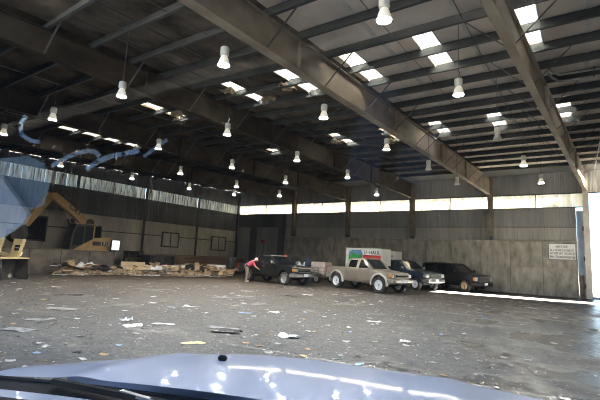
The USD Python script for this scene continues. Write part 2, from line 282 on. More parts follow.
# ground and floor
solo('ground', box((0, 0, -0.10), (600, 600, 0.1)), 'ground', None, None, kind='structure')
fl = thing('floor', kind='structure')
part(fl, 'slab', box((-14.45, 10.6, -0.045), (32.9, 45.2, 0.09)), 'floor')

# walls of sheets and panels
def ribbed(w, h, ribs, d=0.018):
    """A profiled metal sheet: w wide along x, h high, its ribs standing out towards -y."""
    p = [(-w / 2, 0)]; s = w / ribs
    for k in range(ribs):
        a = -w / 2 + s * k
        p += [(a + s * .55, 0), (a + s * .65, -d), (a + s * .85, -d), (a + s * .95, 0)]
    p += [(w / 2, 0), (w / 2, 0.012), (-w / 2, 0.012)]
    m = trimesh.creation.extrude_polygon(Polygon(p).buffer(0), h, engine='earcut'); return m
def sheets(wall, name, a, b, z0, z1, step, m, place, ribs=3, jog=0.004):
    n = max(1, round(abs(b - a) / step)); w = (b - a) / n
    for k in range(n):
        s = ribbed(abs(w) - 0.012, z1 - z0, ribs); s.apply_translation((0, R.uniform(-jog, jog), z0)); place(s, a + w * (k + .5))
        part(wall, name, s, m if isinstance(m, str) else R.choice(m))
def on_back(s, u): s.apply_translation((u, D + 0.06, 0))
def on_left(s, u):
    s.apply_transform(trimesh.transformations.rotation_matrix(PI / 2, (0, 0, 1))); s.apply_translation((-L - 0.06, u, 0))

wb = thing('wall_back', kind='structure')
sheets(wb, 'wall_sheet', -24.4, -0.12, 3.72, 4.68, 0.92, 'siding_low', on_back)
sheets(wb, 'wall_sheet', -24.4, -0.12, 4.70, ZB - 0.04, 0.92, 'siding', on_back)
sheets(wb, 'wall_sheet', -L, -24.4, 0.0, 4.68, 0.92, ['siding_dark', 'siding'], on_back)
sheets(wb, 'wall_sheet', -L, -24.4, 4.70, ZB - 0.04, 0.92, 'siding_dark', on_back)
sheets(wb, 'wall_sheet', -L, 1.8, ZT + 0.06, 8.75, 0.92, 'siding', on_back)
part(wb, 'flashing', cat([box((-12.26, D + .02, 4.69), (24.3, 0.05, 0.035)), box((-27.65, D + .02, 4.69), (6.4, 0.05, 0.035))]), 'darksteel')
pw, k = 24.3 / 12, 0
for i in range(12):
    for z0, z1 in ((0.0, 1.86), (1.88, 3.70)):
        part(wb, 'concrete_panel', cbox((-24.4 + pw * (i + .5), D + 0.02 + R.uniform(-.008, .008), (z0 + z1) / 2), (pw - 0.02, 0.16, z1 - z0), 0.015), R.choice(['concrete', 'concrete2', 'concrete3']) if i < 9 else R.choice(['concrete', 'concrete2']))
part(wb, 'ledge', cbox((-12.26, D - 0.075, 1.87), (24.2, 0.05, 0.05), 0.01), 'concrete2')
part(wb, 'coping', cbox((-12.26, D + 0.0, 3.71), (24.3, 0.22, 0.05), 0.01), 'concrete2')
part(wb, 'wall_core', cat([box((-12.25, D + .14, 3.03), (24.26, 0.04, 6.0)), box((-27.65, D + .14, 3.0), (6.5, 0.04, 6.0)), box((-14.5, D + .14, 7.85), (32.8, 0.04, 1.7))]), 'darksteel')

wl = thing('wall_left', kind='structure')
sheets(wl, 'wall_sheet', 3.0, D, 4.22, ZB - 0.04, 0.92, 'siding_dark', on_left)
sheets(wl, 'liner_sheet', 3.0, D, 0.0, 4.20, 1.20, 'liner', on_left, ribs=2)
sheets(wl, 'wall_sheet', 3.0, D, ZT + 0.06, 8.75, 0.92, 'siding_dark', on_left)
part(wl, 'wall_core', cat([box((-L - .14, 18.1, 3.0), (0.04, 30.2, 6.0)), box((-L - .14, 18.1, 7.85), (0.04, 30.2, 1.7))]), 'darksteel')
part(wl, 'girt', cat([cbox((-L - .0, 18.1, z), (0.08, 30.0, 0.07), 0.01) for z in (3.02,)]), 'darksteel')

# the open right side: unseen wall, its gap shaped for the sun strip; the entrance side: wall beyond the entrance
wr = thing('wall_right', kind='structure')
for k in range(-2, 8):  # nearest panels run past the hall, added to block the sun
    y0, y1 = 0.4 + k * 3.475, 0.4 + (k + 1) * 3.475 - 0.03
    part(wr, 'wall_panel', box((1.95, (y0 + y1) / 2, 4.0), (0.15, y1 - y0, 8.0)), 'siding')
part(wr, 'gap_header', box((1.95, 29.25, 6.4), (0.15, 2.1, 3.4)), 'siding')  # unseen header, its height set to end the sun strip
for k in range(2): part(wr, 'wall_panel', box((1.95, 32.2 + 3.8 * k, 4.0), (0.15, 3.77, 8.0)), 'siding')  # unseen panels added past the back wall to block the sun
wf = thing('wall_front', kind='structure')  # unseen wall, added to keep the left of the hall darker
for k in range(7):
    x0, x1 = -L + k * 2.85, -L + (k + 1) * 2.85 - 0.03
    part(wf, 'wall_panel', box(((x0 + x1) / 2, 2.9, 3.85), (x1 - x0, 0.15, 7.7)), 'siding')

# clerestory windows: rows of upright translucent sheets in a frame
def window(k, a, b, place, panes, mats):
    w = thing(f'window_{k}', kind='structure'); n = panes; s = (b - a) / n
    for i in range(n):
        p = ribbed(abs(s) - 0.015, ZT - ZB - 0.04, 2, 0.025); p.apply_translation((0, R.uniform(-.006, .006), ZB + 0.02)); place(p, a + s * (i + .5))
        part(w, 'pane', p, R.choice(mats))
    fr = cat([box((0, 0, ZB - .01), (abs(b - a), 0.10, 0.05)), box((0, 0, ZT + .02), (abs(b - a), 0.10, 0.06))]); place(fr, (a + b) / 2)
    part(w, 'frame', fr, 'darksteel')
    if n > 3:
        mu = box((0, 0, (ZT + ZB) / 2), (0.05, 0.06, ZT - ZB)); place(mu, a + s * (n // 2)); part(w, 'mullion', mu, 'darksteel')
edges = [-L + 0.1] + COLX + [0.45]
for k in range(5): window(k + 1, edges[k] + 0.02, edges[k + 1] - 0.02, on_back, 8 if k else 10, ['pane_back'])
ledges = [D - 5.83 - 5.925 * k for k in range(5)]
lspan = [(D - 0.1, ledges[0])] + [(ledges[k], ledges[k + 1]) for k in range(4)]
for k, (b, a) in enumerate(lspan): window(k + 6, a + 0.02, b - 0.02, on_left, 8, ['pane_stained_dim', 'pane_stained_dim2', 'pane_stained_dim'])

# ceiling: facing sheets between purlins, seam tapes, sag rods
SKY = []   # (gap index, x centre, state)
for x, st in ((-0.80, 'lit'), (-2.92, 'lit'), (-4.93, 'lit'), (-7.30, 'lit'), (-9.83, 'lit'), (-12.25, 'soiled'), (-14.58, 'torn'), (-21.5, 'lit')):
    SKY += [(4, x, st), (5, x, st)]
for x, st in ((-0.30, 'lit'), (-2.55, 'lit'), (-4.82, 'lit'), (-7.05, 'torn'), (-9.85, 'torn')):
    SKY += [(10, x, st), (11, x, st)]
SKY += [(11, -14.9, 'torn'), (6, -12.25, 'soiled'), (6, -21.6, 'lit'), (7, -21.6, 'lit')]
HALF = 0.25
ce = thing('ceiling', kind='structure')
GAPS = [(None, 0)] + [(k, k + 1) for k in range(len(PURLINS) - 1)] + [(len(PURLINS) - 1, None)]
def yk(k, x, lo):
    return (3.0 if lo else D + 0.2) if k is None else ypur(k, x)
for a, b in GAPS:
    cuts = sorted(x for g, x, s in SKY if g == a)
    xs = sorted(set(XN + [c + d for c in cuts for d in (-HALF, HALF)]))
    for x0, x1 in zip(xs[:-1], xs[1:]):
        if any(abs((x0 + x1) / 2 - c) < HALF - 1e-3 for c in cuts): continue
        q = [(x0, yk(a, x0, True)), (x1, yk(a, x1, True)), (x1, yk(b, x1, False)), (x0, yk(b, x0, False))]
        if x1 - x0 < 0.05: continue
        lo = [(x, y, zdeck(x, y)) for x, y in q]; hi = [(x, y, z + 0.03) for x, y, z in lo]
        part(ce, 'roof_sheet', hexa(lo, hi), 'eave' if b is None else 'deck' if x0 > -5.5 else 'deck_half_shade' if x0 > -11.4 else 'deck_shade')
for k in range(len(PURLINS)):
    ms = []
    for x0, x1 in zip(XN[:-1], XN[1:]):
        for (dy0, dy1, dz0, dz1) in ((-0.008, 0.008, 0.0, 0.236), (-0.075, 0.008, 0.0, 0.012), (-0.079, -0.067, 0.0, 0.03), (-0.008, 0.075, 0.224, 0.236)):
            c = [(x, ypur(k, x) + dy) for x, dy in ((x0, dy0), (x1, dy0), (x1, dy1), (x0, dy1))]
            ms.append(hexa([(x, y, zpur(x, y) + dz0) for x, y in c], [(x, y, zpur(x, y) + dz1) for x, y in c]))
    part(ce, 'purlin', cat(ms), 'purlin')
tapex = [-29, -27, -25, -21.2, -19.2, -15.6, -13.4, -10.3, -8.9, -6.4, -3.9, -2.0, 0.35, 1.2]
for x in tapex:
    ms = []
    for k in range(len(PURLINS) - 1):
        y0, y1 = ypur(k, x) + 0.06, ypur(k + 1, x) - 0.02
        if any(g == k and abs(x - c) < 0.4 for g, c, s in SKY): continue
        ms.append(bar((x, y0, zdeck(x, y0) - .012), (x, y1, zdeck(x, y1) - .012), 0.11, 0.01))
    part(ce, 'seam_tape', cat(ms), 'tape' if x > -5.5 else 'brace')  # far tapes coloured dark to stand in for shade
for x in [-27.2, -25.2, -21.2, -19.2, -15.2, -13.3, -9.3, -7.4, -3.45, -1.9, 0.9]:
    pts = [(x, y, zpur(x, y) + 0.10) for y in [ypur(k, x) for k in range(len(PURLINS))]]
    part(ce, 'sag_rod', tubes(pts, 0.009, 4), 'brace')

# skylights
rowname = {4: 'front', 5: 'second', 6: 'third', 7: 'fourth', 10: 'near back', 11: 'last back'}
bayname = ['over the bay beside the end wall', 'in the bay left of the second girder', 'in the bay between second and third girders', 'in the bay between third and fourth girders', 'in the bay between fourth and fifth girders']
def bay(x): return sum(x > c for c in COLX)
seen = {}
for g, x, st in sorted(SKY, key=lambda s: (s[0], s[1])):
    b = bay(x); key = (g, b); seen[key] = seen.get(key, 0) + 1
    total = sum(1 for q in SKY if q[0] == g and bay(q[1]) == b)
    which = '' if total == 1 else ('western ' if seen[key] == 1 else ('middle ' if seen[key] < total else 'eastern '))
    place_ = ['end wall bay', 'first to second girder bay', 'second to third girder bay', 'third to fourth girder bay', 'fourth to fifth girder bay'][b]
    lab = {'lit': 'bright white', 'soiled': 'dim soiled', 'torn': 'torn-edged bright'}[st] + f' {which}skylight of the {rowname[g]} row, {place_}'
    t = thing('skylight', lab, 'skylight', group='roof skylights')
    x0, x1 = x - HALF, x + HALF
    y = lambda k, xx: ypur(k, xx)
    q = [(x0, y(g, x0) + .01), (x1, y(g, x1) + .01), (x1, y(g + 1, x1) - .01), (x0, y(g + 1, x0) - .01)]
    lo = [(a, c, zdeck(a, c) + 0.05) for a, c in q]; hi = [(a, c, z + 0.006) for a, c, z in lo]
    part(t, 'pane', hexa(lo, hi), 'sky_dirty' if st == 'soiled' else 'sky_pane')
    fr = []
    for (p0, p1) in ((q[0], q[3]), (q[1], q[2])):
        fr.append(bar((*p0, zdeck(*p0) + .02), (*p1, zdeck(*p1) + .02), 0.02, 0.10))
    fr.append(bar((x, q[0][1], zdeck(x, q[0][1]) + .03), (x, q[3][1], zdeck(x, q[3][1]) + .03), 0.015, 0.03))
    part(t, 'frame', cat(fr), 'torn' if st == 'torn' else 'tape')
# torn facing hanging beside some skylights
rg = np.random.default_rng(5)
for i, (x, y, lab) in enumerate(((-7.75, 10.2, 'below the third bay skylight pair'), (-9.35, 11.3, 'below the paired skylights by the third girder'), (-10.25, 10.0, 'hanging beside the third girder skylight'), (-14.1, 10.9, 'hanging under the second bay skylights'), (-15.0, 11.7, 'beside the second girder skylights'), (-14.2, 17.8, 'sagging beside the last back skylight'), (-10.3, 18.0, 'drooping at the back row pair by third girder'), (-7.5, 18.6, 'trailing from the back row near fourth girder'))):
    m = sheet(40 + i, 0.4 + 0.2 * (i % 2), 0.5, 0.3, 6, 0.01); m.apply_translation((0, 0, zdeck(x, y) - 0.02 - m.bounds[1][2]))
    solo('torn_insulation', m, 'torn', f'torn brown roof insulation {lab}', 'torn insulation', (x, y, 0), rz=i * 0.8, group=None)

# girders
BR = [0, 2, 4, 6, 8, 10, 11, 13, 14, 16, 17]
def girder(xn, xf, label, y0=3.05, fl=0.125, gm='girder'):
    g = thing('roof_girder', label, 'girder')
    X = lambda y: xn + (xf - xn) * (y - 3.0) / 29.0
    ys = [y0, 4, 8, 12, 16, 20, 24, 28, 32.55]
    def slab(w, f0, f1):
        ms = []
        for a, b in zip(ys[:-1], ys[1:]):
            c = [(X(a) - w, a), (X(a) + w, a), (X(b) + w, b), (X(b) - w, b)]
            ms.append(hexa([(x, y, f0(xn, y)) for x, y in c], [(x, y, f1(xn, y)) for x, y in c]))
        return cat(ms)
    part(g, 'web', slab(0.008, lambda x, y: zbot(x, y) + .012, lambda x, y: zpur(x, y) - .012), gm)
    part(g, 'bottom_flange', slab(fl, lambda x, y: zbot(x, y), lambda x, y: zbot(x, y) + .018), gm)
    part(g, 'top_flange', slab(fl, lambda x, y: zpur(x, y) - .018, lambda x, y: zpur(x, y) - .002), gm)
    for y in (7.4, 13.6, 19.6, 24.6):
        h = zpur(xn, y) - zbot(xn, y) - .04
        part(g, 'stiffener', cat([box((X(y) + s * .06, y, zbot(xn, y) + .02 + h / 2), (0.11, 0.02, h)) for s in (-1, 1)]), gm)
    for k in BR:
        y = PURLINS[k] + 0.6 * tt(xn)
        if y < y0 + .3: continue
        for s in (1, -1):
            h = zpur(xn, y) - zbot(xn, y)
            part(g, 'flange_brace', bar((X(y) + s * .10, y - .03, zbot(xn, y) + .03), (X(y) + s * (.25 + h * .85), y - .03, zpur(xn, y) + .05), 0.045, 0.012), 'brace')
girder(COLX[0], COLX[0], 'dark steel roof girder closest to the end wall with clerestory windows', gm='girder_shade')
girder(COLX[1], COLX[1], 'second steel roof girder counted from the end wall', gm='girder_shade')
girder(COLX[2], COLX[2], 'third steel roof girder, passing over the excavator side of the hall', gm='girder_shade')
girder(COLX[3], COLX[3], 'fourth steel roof girder, long tan beam crossing the middle of the roof', gm='girder_half_lit')
girder(-1.34, 0.42, 'fifth steel roof girder, tan beam painted brighter as if lit by the open corner', 3.05, 0.09, 'girder_lit')

# wall columns
for i, x in enumerate(COLX + [0.45]):
    full = i == 4
    c = thing('wall_column', ['tan steel column closest to the hall corner on the back wall', 'second tan steel column of the back wall', 'third steel column of the back wall above the trailer', 'fourth steel column of the back wall above the parked cars', 'tall steel post painted pale as if in glare beside the open corner'][i], 'column', (x, D, 0))
    z0 = 0.0 if full else 3.95; z1 = zpur(x, D - .4) - .01
    part(c, 'inner_flange', hexa([(-.16, -.46, z0), (.16, -.46, z0), (.16, -.44, z0), (-.16, -.44, z0)], [(-.16, -.66, z1), (.16, -.66, z1), (.16, -.64, z1), (-.16, -.64, z1)]), 'post_cream_glare' if full else 'girder')
    part(c, 'outer_flange', box((0, -.10, (z0 + z1) / 2), (0.32, 0.02, z1 - z0)), 'post_cream_glare' if full else 'girder')
    part(c, 'web', hexa([(-.008, -.45, z0), (.008, -.45, z0), (.008, -.10, z0), (-.008, -.10, z0)], [(-.008, -.65, z1), (.008, -.65, z1), (.008, -.10, z1), (-.008, -.10, z1)]), 'post_cream_glare' if full else 'girder')
    part(c, 'base_plate', box((0, -.27, z0 + .012), (0.42, 0.50, 0.024)), 'darksteel')
    if not full: part(c, 'bracket', cbox((0, -.27, z0 - .10), (0.26, 0.40, 0.22), 0.02), 'darksteel')
for i, y in enumerate(ledges[:4]):
    c = thing('wall_column', ['dark steel column on the end wall, first from the hall corner', 'dark steel column on the end wall, second from the hall corner', 'dark steel column on the end wall behind the excavator boom', 'dark steel column on the end wall, fourth from the hall corner'][i], 'column', (-L, y, 0))
    part(c, 'flange', box((.16, 0, 4.1), (0.02, 0.24, 8.2)), 'darksteel'); part(c, 'web', box((.08, 0, 4.1), (0.15, 0.012, 8.2)), 'darksteel'); part(c, 'base_plate', box((.10, 0, .012), (0.26, 0.32, 0.024)), 'darksteel')
c = thing('corner_post', 'dark steel post in the hall corner between end wall and back wall', 'column', (-L + .17, D - .16, 0))
part(c, 'post', box((0, 0, 4.2), (0.22, 0.24, 8.4)), 'darksteel'); part(c, 'base_plate', box((0, 0, .012), (0.32, 0.34, 0.024)), 'darksteel')

# ------------------------------------------------------------------ lamps
def lamp_lathe(prof, n):
    return lathe([(r * .75, z * .88) for r, z in prof], n)
def make_lamp(label, loc, lit, drop):
    t = thing('high_bay_lamp', label, 'hanging lamp', loc, group='high bay lamps')
    part(t, 'reflector', lamp_lathe([(0.150, 0.0), (0.158, 0.0), (0.150, 0.05), (0.105, 0.17), (0.075, 0.225), (0.072, 0.225), (0.10, 0.165), (0.143, 0.05), (0.150, 0.0)], 20), 'lamp_shade_lit' if lit else 'lamp_white', 40)
    part(t, 'lens', lamp_lathe([(0.0, 0.012), (0.10, 0.006), (0.143, 0.02), (0.143, 0.03), (0.0, 0.035)], 20), 'lamp_lit' if lit else 'lamp_off', 40)
    part(t, 'housing', lamp_lathe([(0.0, 0.225), (0.095, 0.225), (0.115, 0.245), (0.115, 0.40), (0.10, 0.425), (0.0, 0.43)], 18), 'lamp_white', 40)
    part(t, 'hook', tubes([(0, 0, .37), (0.0, 0, .45), (0.03, 0, .50), (0, 0, .55)], 0.008, 5), 'wire')
    part(t, 'cable', rod((0, 0, .54), (0, 0, drop), 0.007, 5), 'wire')
    return t
LAMPS = [  # rows of lamps, the row closest to the entrance first
    [(-2.35, 5.45), (-5.65, 5.35), (-9.1, 5.35), (-12.75, 5.45), (-16.2, 5.45)],
    [(-2.05, 8.85), (-5.45, 8.85), (-8.95, 8.85), (-12.6, 9.05), (-19.95, 9.15)],
    [(-1.85, 12.65), (-5.15, 12.4), (-8.85, 12.55), (-12.25, 12.55), (-15.65, 12.6), (-19.45, 12.55)],
    [(-1.55, 16.35), (-4.8, 15.8), (-8.55, 16.15), (-12.1, 16.25), (-15.5, 16.35), (-18.9, 15.95)],
    [(-1.25, 19.95), (-4.55, 19.3), (-9.25, 21.0), (-15.1, 19.75), (-17.8, 18.6)]]
OFF = {(2, 0), (3, 1), (4, 1)}
ordn = ['first', 'second', 'third', 'fourth', 'fifth', 'sixth']
rown = ['row closest to the entrance', 'second row from the entrance', 'middle row', 'fourth row from the entrance', 'row before the back wall']
for r, row in enumerate(LAMPS):
    for k, (x, y) in enumerate(row):
        on = (r, k) not in OFF
        make_lamp(f"{'glowing' if on else 'unlit white'} high bay lamp, {ordn[k]} from open side, {rown[r]}", (x, y, 5.40), on, zdeck(x, y) - 5.402)

# ------------------------------------------------------------------ pipes
p_ = [(0.95, y, zpur(1.0, y) - .10) for y in (3.2, 10, 18, 26, 31)]
t = thing('sprinkler_pipe', 'thin grey sprinkler pipe running beside the fifth roof girder', 'pipe')
part(t, 'pipe', tubes(p_, 0.03, 8), 'pipe')
for y in (9.0, 12.4, 15.7, 19.5, 23.5): part(t, 'hanger', rod((0.95, y, zpur(1, y) - .1), (0.95, y, zpur(1, y) + .1), 0.012, 5), 'brace')
for i, (y, z) in enumerate(((12.75, 0.02), (13.15, -0.04))):
    t = thing('conduit', ['upper grey conduit with bends crossing right of the fifth girder', 'lower grey conduit with bends crossing right of the fifth girder'][i], 'pipe')
    zz = zpur(0, y) - .06 + z
    part(t, 'pipe', tubes([(-0.55, y - .5, zz + .1), (-0.45, y - .35, zz), (-0.30, y, zz), (0.6, y + .05, zz), (1.75, y + .05, zz)], 0.028, 8), 'pipe')
    part(t, 'clamp', box((0.5, y + .05, zz + .03), (0.05, 0.08, 0.09)), 'brace')

# ------------------------------------------------------------------ things fixed on the walls
t = thing('notice_board', 'cream notice board with four lines of lettering on the concrete wall', 'sign', (-0.98, D - 0.09, 3.02))
part(t, 'board', cbox((0, 0.005, 0), (1.60, 0.03, 1.12), 0.008), 'white')
part(t, 'border', cat([box((0, -.016, z), (1.60, 0.012, 0.035)) for z in (-.54, .54)] + [box((x, -.016, 0), (0.035, 0.012, 1.12)) for x in (-.78, .78)]), 'darkprint')
for txt, z, h in (('NOTICE', .27, .13), ('ALL VEHICLES MUST', .03, .125), ('STOP AT SCALE', -.19, .14), ('No Scavenging', -.42, .15)):
    m = meshkit.text_mesh(txt, h, 0.006, True); m.apply_translation((-(m.bounds[0][0] + m.bounds[1][0]) / 2, 0, 0))
    s = min(1.0, 1.40 / (m.bounds[1][0] - m.bounds[0][0])); m.apply_scale((s, 1, 1)); m.apply_transform(trimesh.transformations.rotation_matrix(PI / 2, (1, 0, 0))); m.apply_translation((0, -.012, z))
    part(t, 'lettering', m, 'darkprint')
t = thing('hose_cabinet', 'small red cabinet with pipe below on the back wall by the corner', 'fire cabinet', (-27.1, D - .02, 3.08))
part(t, 'cabinet', cbox((0, -.08, .12), (0.46, 0.2, 0.34), 0.03), 'red'); part(t, 'door', cbox((0, -.19, .12), (0.36, 0.02, 0.25), 0.01), 'red'); part(t, 'pipe', rod((.06, -.05, -.05), (.06, -.05, -2.9), 0.035, 8), 'darksteel')
def wall_window(y0, y1, z0, z1, label):
    t = thing('shuttered_window', label, 'window', (-L + .02, (y0 + y1) / 2, z0)); w, h = y1 - y0, z1 - z0
    part(t, 'frame', cat([box((.03, s * w / 2, h / 2), (0.10, 0.10, h + .1)) for s in (-1, 1)] + [box((.03, 0, z), (0.10, w, 0.10)) for z in (0, h)]), 'darksteel')
    for s in (-1, 1): part(t, 'shutter', ribbed_box(w / 2 - .08, h - .1, (.03, s * w / 4, h / 2)), 'liner')
    part(t, 'mullion', box((.05, 0, h / 2), (0.07, 0.06, h)), 'darksteel')
def ribbed_box(w, h, c):
    return cat([box(c, (0.03, w, h))] + [box((c[0] + .02, c[1], c[2] - h / 2 + h * (k + .5) / 5), (0.015, w * .94, h / 5 * .75)) for k in range(5)])
wall_window(23.5, 25.3, 2.10, 3.36, 'dark-framed shuttered window on the end wall, farther from the corner')
wall_window(29.5, 31.45, 2.06, 3.40, 'dark-framed shuttered window on the end wall beside the hall corner')
t = thing('wall_opening', 'dark recessed opening in a steel frame behind the excavator arm', 'opening', (-L + .02, 13.1, 2.0))
part(t, 'frame', cat([box((.04, s * .62, .8), (0.10, 0.10, 1.75)) for s in (-1, 1)] + [box((.04, 0, z), (0.10, 1.3, 0.10)) for z in (0, 1.65)]), 'darksteel'); part(t, 'shutter', ribbed_box(1.15, 1.6, (.02, 0, .82)), 'black')

t = thing('door_jamb', 'slate blue steel door jamb between the concrete wall and the pale post', 'door jamb', (.10, D + .14, 0))
part(t, 'jamb', cbox((0, 0, 2.9), (0.40, 0.16, 5.8), 0.02), 'bluejamb'); part(t, 'hinge', cat([box((.16, -.1, z), (.10, .06, .3)) for z in (.8, 2.6, 4.6)]), 'darksteel'); part(t, 'guard', cbox((-.02, -.15, .75), (0.22, 0.12, 1.5), 0.02), 'oldwood')

# low push walls in front of the end wall
t = thing('push_wall', 'low dark steel push wall in front of the excavator', 'low wall', (-26.6, 0, 0))
for k in range(8):
    y0 = 2.2 + k * 1.78; part(t, 'wall_plate', cbox((0, y0 + .88, .72), (0.22, 1.75, 1.44), 0.02), 'push')
part(t, 'cap_rail', cbox((0, 9.3, 1.47), (0.30, 14.3, 0.07), 0.015), 'push')
t = thing('push_wall', 'low rusty brown push wall along the end wall behind the rubbish', 'low wall', (-29.4, 0, 0))
for k in range(9):
    y0 = 20.0 + k * 1.42
    for j in range(4):
        part(t, 'plank', cbox((R.uniform(-.012, .012), y0 + .70, .17 + j * .33), (0.18, 1.40, 0.315), 0.015), 'push_brown')
part(t, 'cap_rail', cbox((0, 26.4, 1.38), (0.28, 12.9, 0.09), 0.015), 'push_brown')
t = thing('push_wall', 'low brown push wall along the foot of the back wall', 'low wall', (0, 32.6, 0))
for k in range(4):
    for j in range(3): part(t, 'plank', cbox((-29.1 + k * 1.55 + .75, 0, .17 + j * .33), (1.53, 0.18, 0.315), 0.015), 'push_brown')
t = thing('steel_container', 'dark open steel container against the end wall', 'container', (-27.9, 20.9, 0))
part(t, 'body', cat([box((0, 0, .06), (1.5, 2.3, 0.08)), box((.73, 0, .66), (0.05, 2.3, 1.25)), box((-.73, 0, .66), (0.05, 2.3, 1.25)), box((0, 1.13, .66), (1.5, 0.05, 1.25)), box((0, -1.13, .66), (1.5, 0.05, 1.25))]), 'machine_dark')
for k in range(4): part(t, 'rib', box((.78, -.9 + .6 * k, .66), (0.06, 0.08, 1.25)), 'machine_dark')
part(t, 'rim', cat([box((s * .73, 0, 1.29), (0.1, 2.36, 0.07)) for s in (-1, 1)] + [box((0, s * 1.13, 1.29), (1.5, 0.1, 0.07)) for s in (-1, 1)]), 'darksteel')
t = thing('light_panel', 'bright white lit panel on a dark post behind the excavator', 'lit panel', (-27.38, 16.92, 0))
part(t, 'post', box((0, 0, .8), (0.10, 0.10, 1.6)), 'darksteel'); part(t, 'foot', box((0, 0, .03), (0.4, 0.5, 0.06)), 'darksteel')
part(t, 'case', cbox((.0, 0, 1.93), (0.14, 0.66, 0.78), 0.02), 'darksteel'); part(t, 'screen', box((.075, 0, 1.93), (0.012, 0.56, 0.66)), 'screen')
t = thing('work_bench', 'dark steel workbench with shelf beside the end wall', 'workbench', (-28.6, 19.3, 0), PI / 2)
part(t, 'top', cbox((0, 0, 1.55), (1.4, 0.7, 0.08), 0.02), 'machine_dark'); part(t, 'shelf', cbox((0, 0, 1.05), (1.3, 0.62, 0.05), 0.01), 'oldwood')
for x in (-.6, .6):
    for y in (-.28, .28): part(t, 'leg', box((x, y, .76), (0.07, 0.07, 1.52)), 'darksteel')
part(t, 'back_panel', box((0, .32, 1.25), (1.3, 0.03, 0.5)), 'machine_dark')

# ------------------------------------------------------------------ vehicles
def wheel(parent, c, r, w, rim, spokes=6, rimr=0.62):
    h = holder(parent, 'wheel'); s = 1 if c[1] > 0 else -1
    def at(m):
        m.apply_transform(trimesh.transformations.rotation_matrix(-PI / 2 * s, (1, 0, 0))); m.apply_translation(c); return m
    q = w / 2
    part(h, 'tire', at(lathe([(r * rimr, -q), (r * .90, -q), (r * .985, -q * .72), (r, -q * .4), (r, q * .4), (r * .985, q * .72), (r * .90, q), (r * rimr, q * .92), (r * rimr, -q)], 28)), 'tire', 40)
    ri = r * rimr
    disc = [lathe([(0, q * .30), (ri * .22, q * .62), (ri * .30, q * .35), (ri, q * .18), (ri, -q * .5), (0, -q * .5)], 24), lathe([(ri * .86, q * .5), (ri, q * .95), (ri, q * .1), (ri * .86, q * .1), (ri * .86, q * .5)], 28)]
    for k in range(spokes):
        a = 2 * PI * k / spokes; m = hexa([(ri * .18, -ri * .13, q * .2), (ri * .92, -ri * .10, q * .2), (ri * .92, ri * .10, q * .2), (ri * .18, ri * .13, q * .2)], [(ri * .18, -ri * .11, q * .66), (ri * .92, -ri * .07, q * .62), (ri * .92, ri * .07, q * .62), (ri * .18, ri * .11, q * .66)])
        m.apply_transform(trimesh.transformations.rotation_matrix(a, (0, 0, 1))); disc.append(m)
    part(h, 'rim', at(cat(disc)), rim, 30)
    part(h, 'hub_cap', at(lathe([(0, q * .75), (ri * .13, q * .72), (ri * .16, q * .5), (0, q * .5)], 14)), 'chrome')

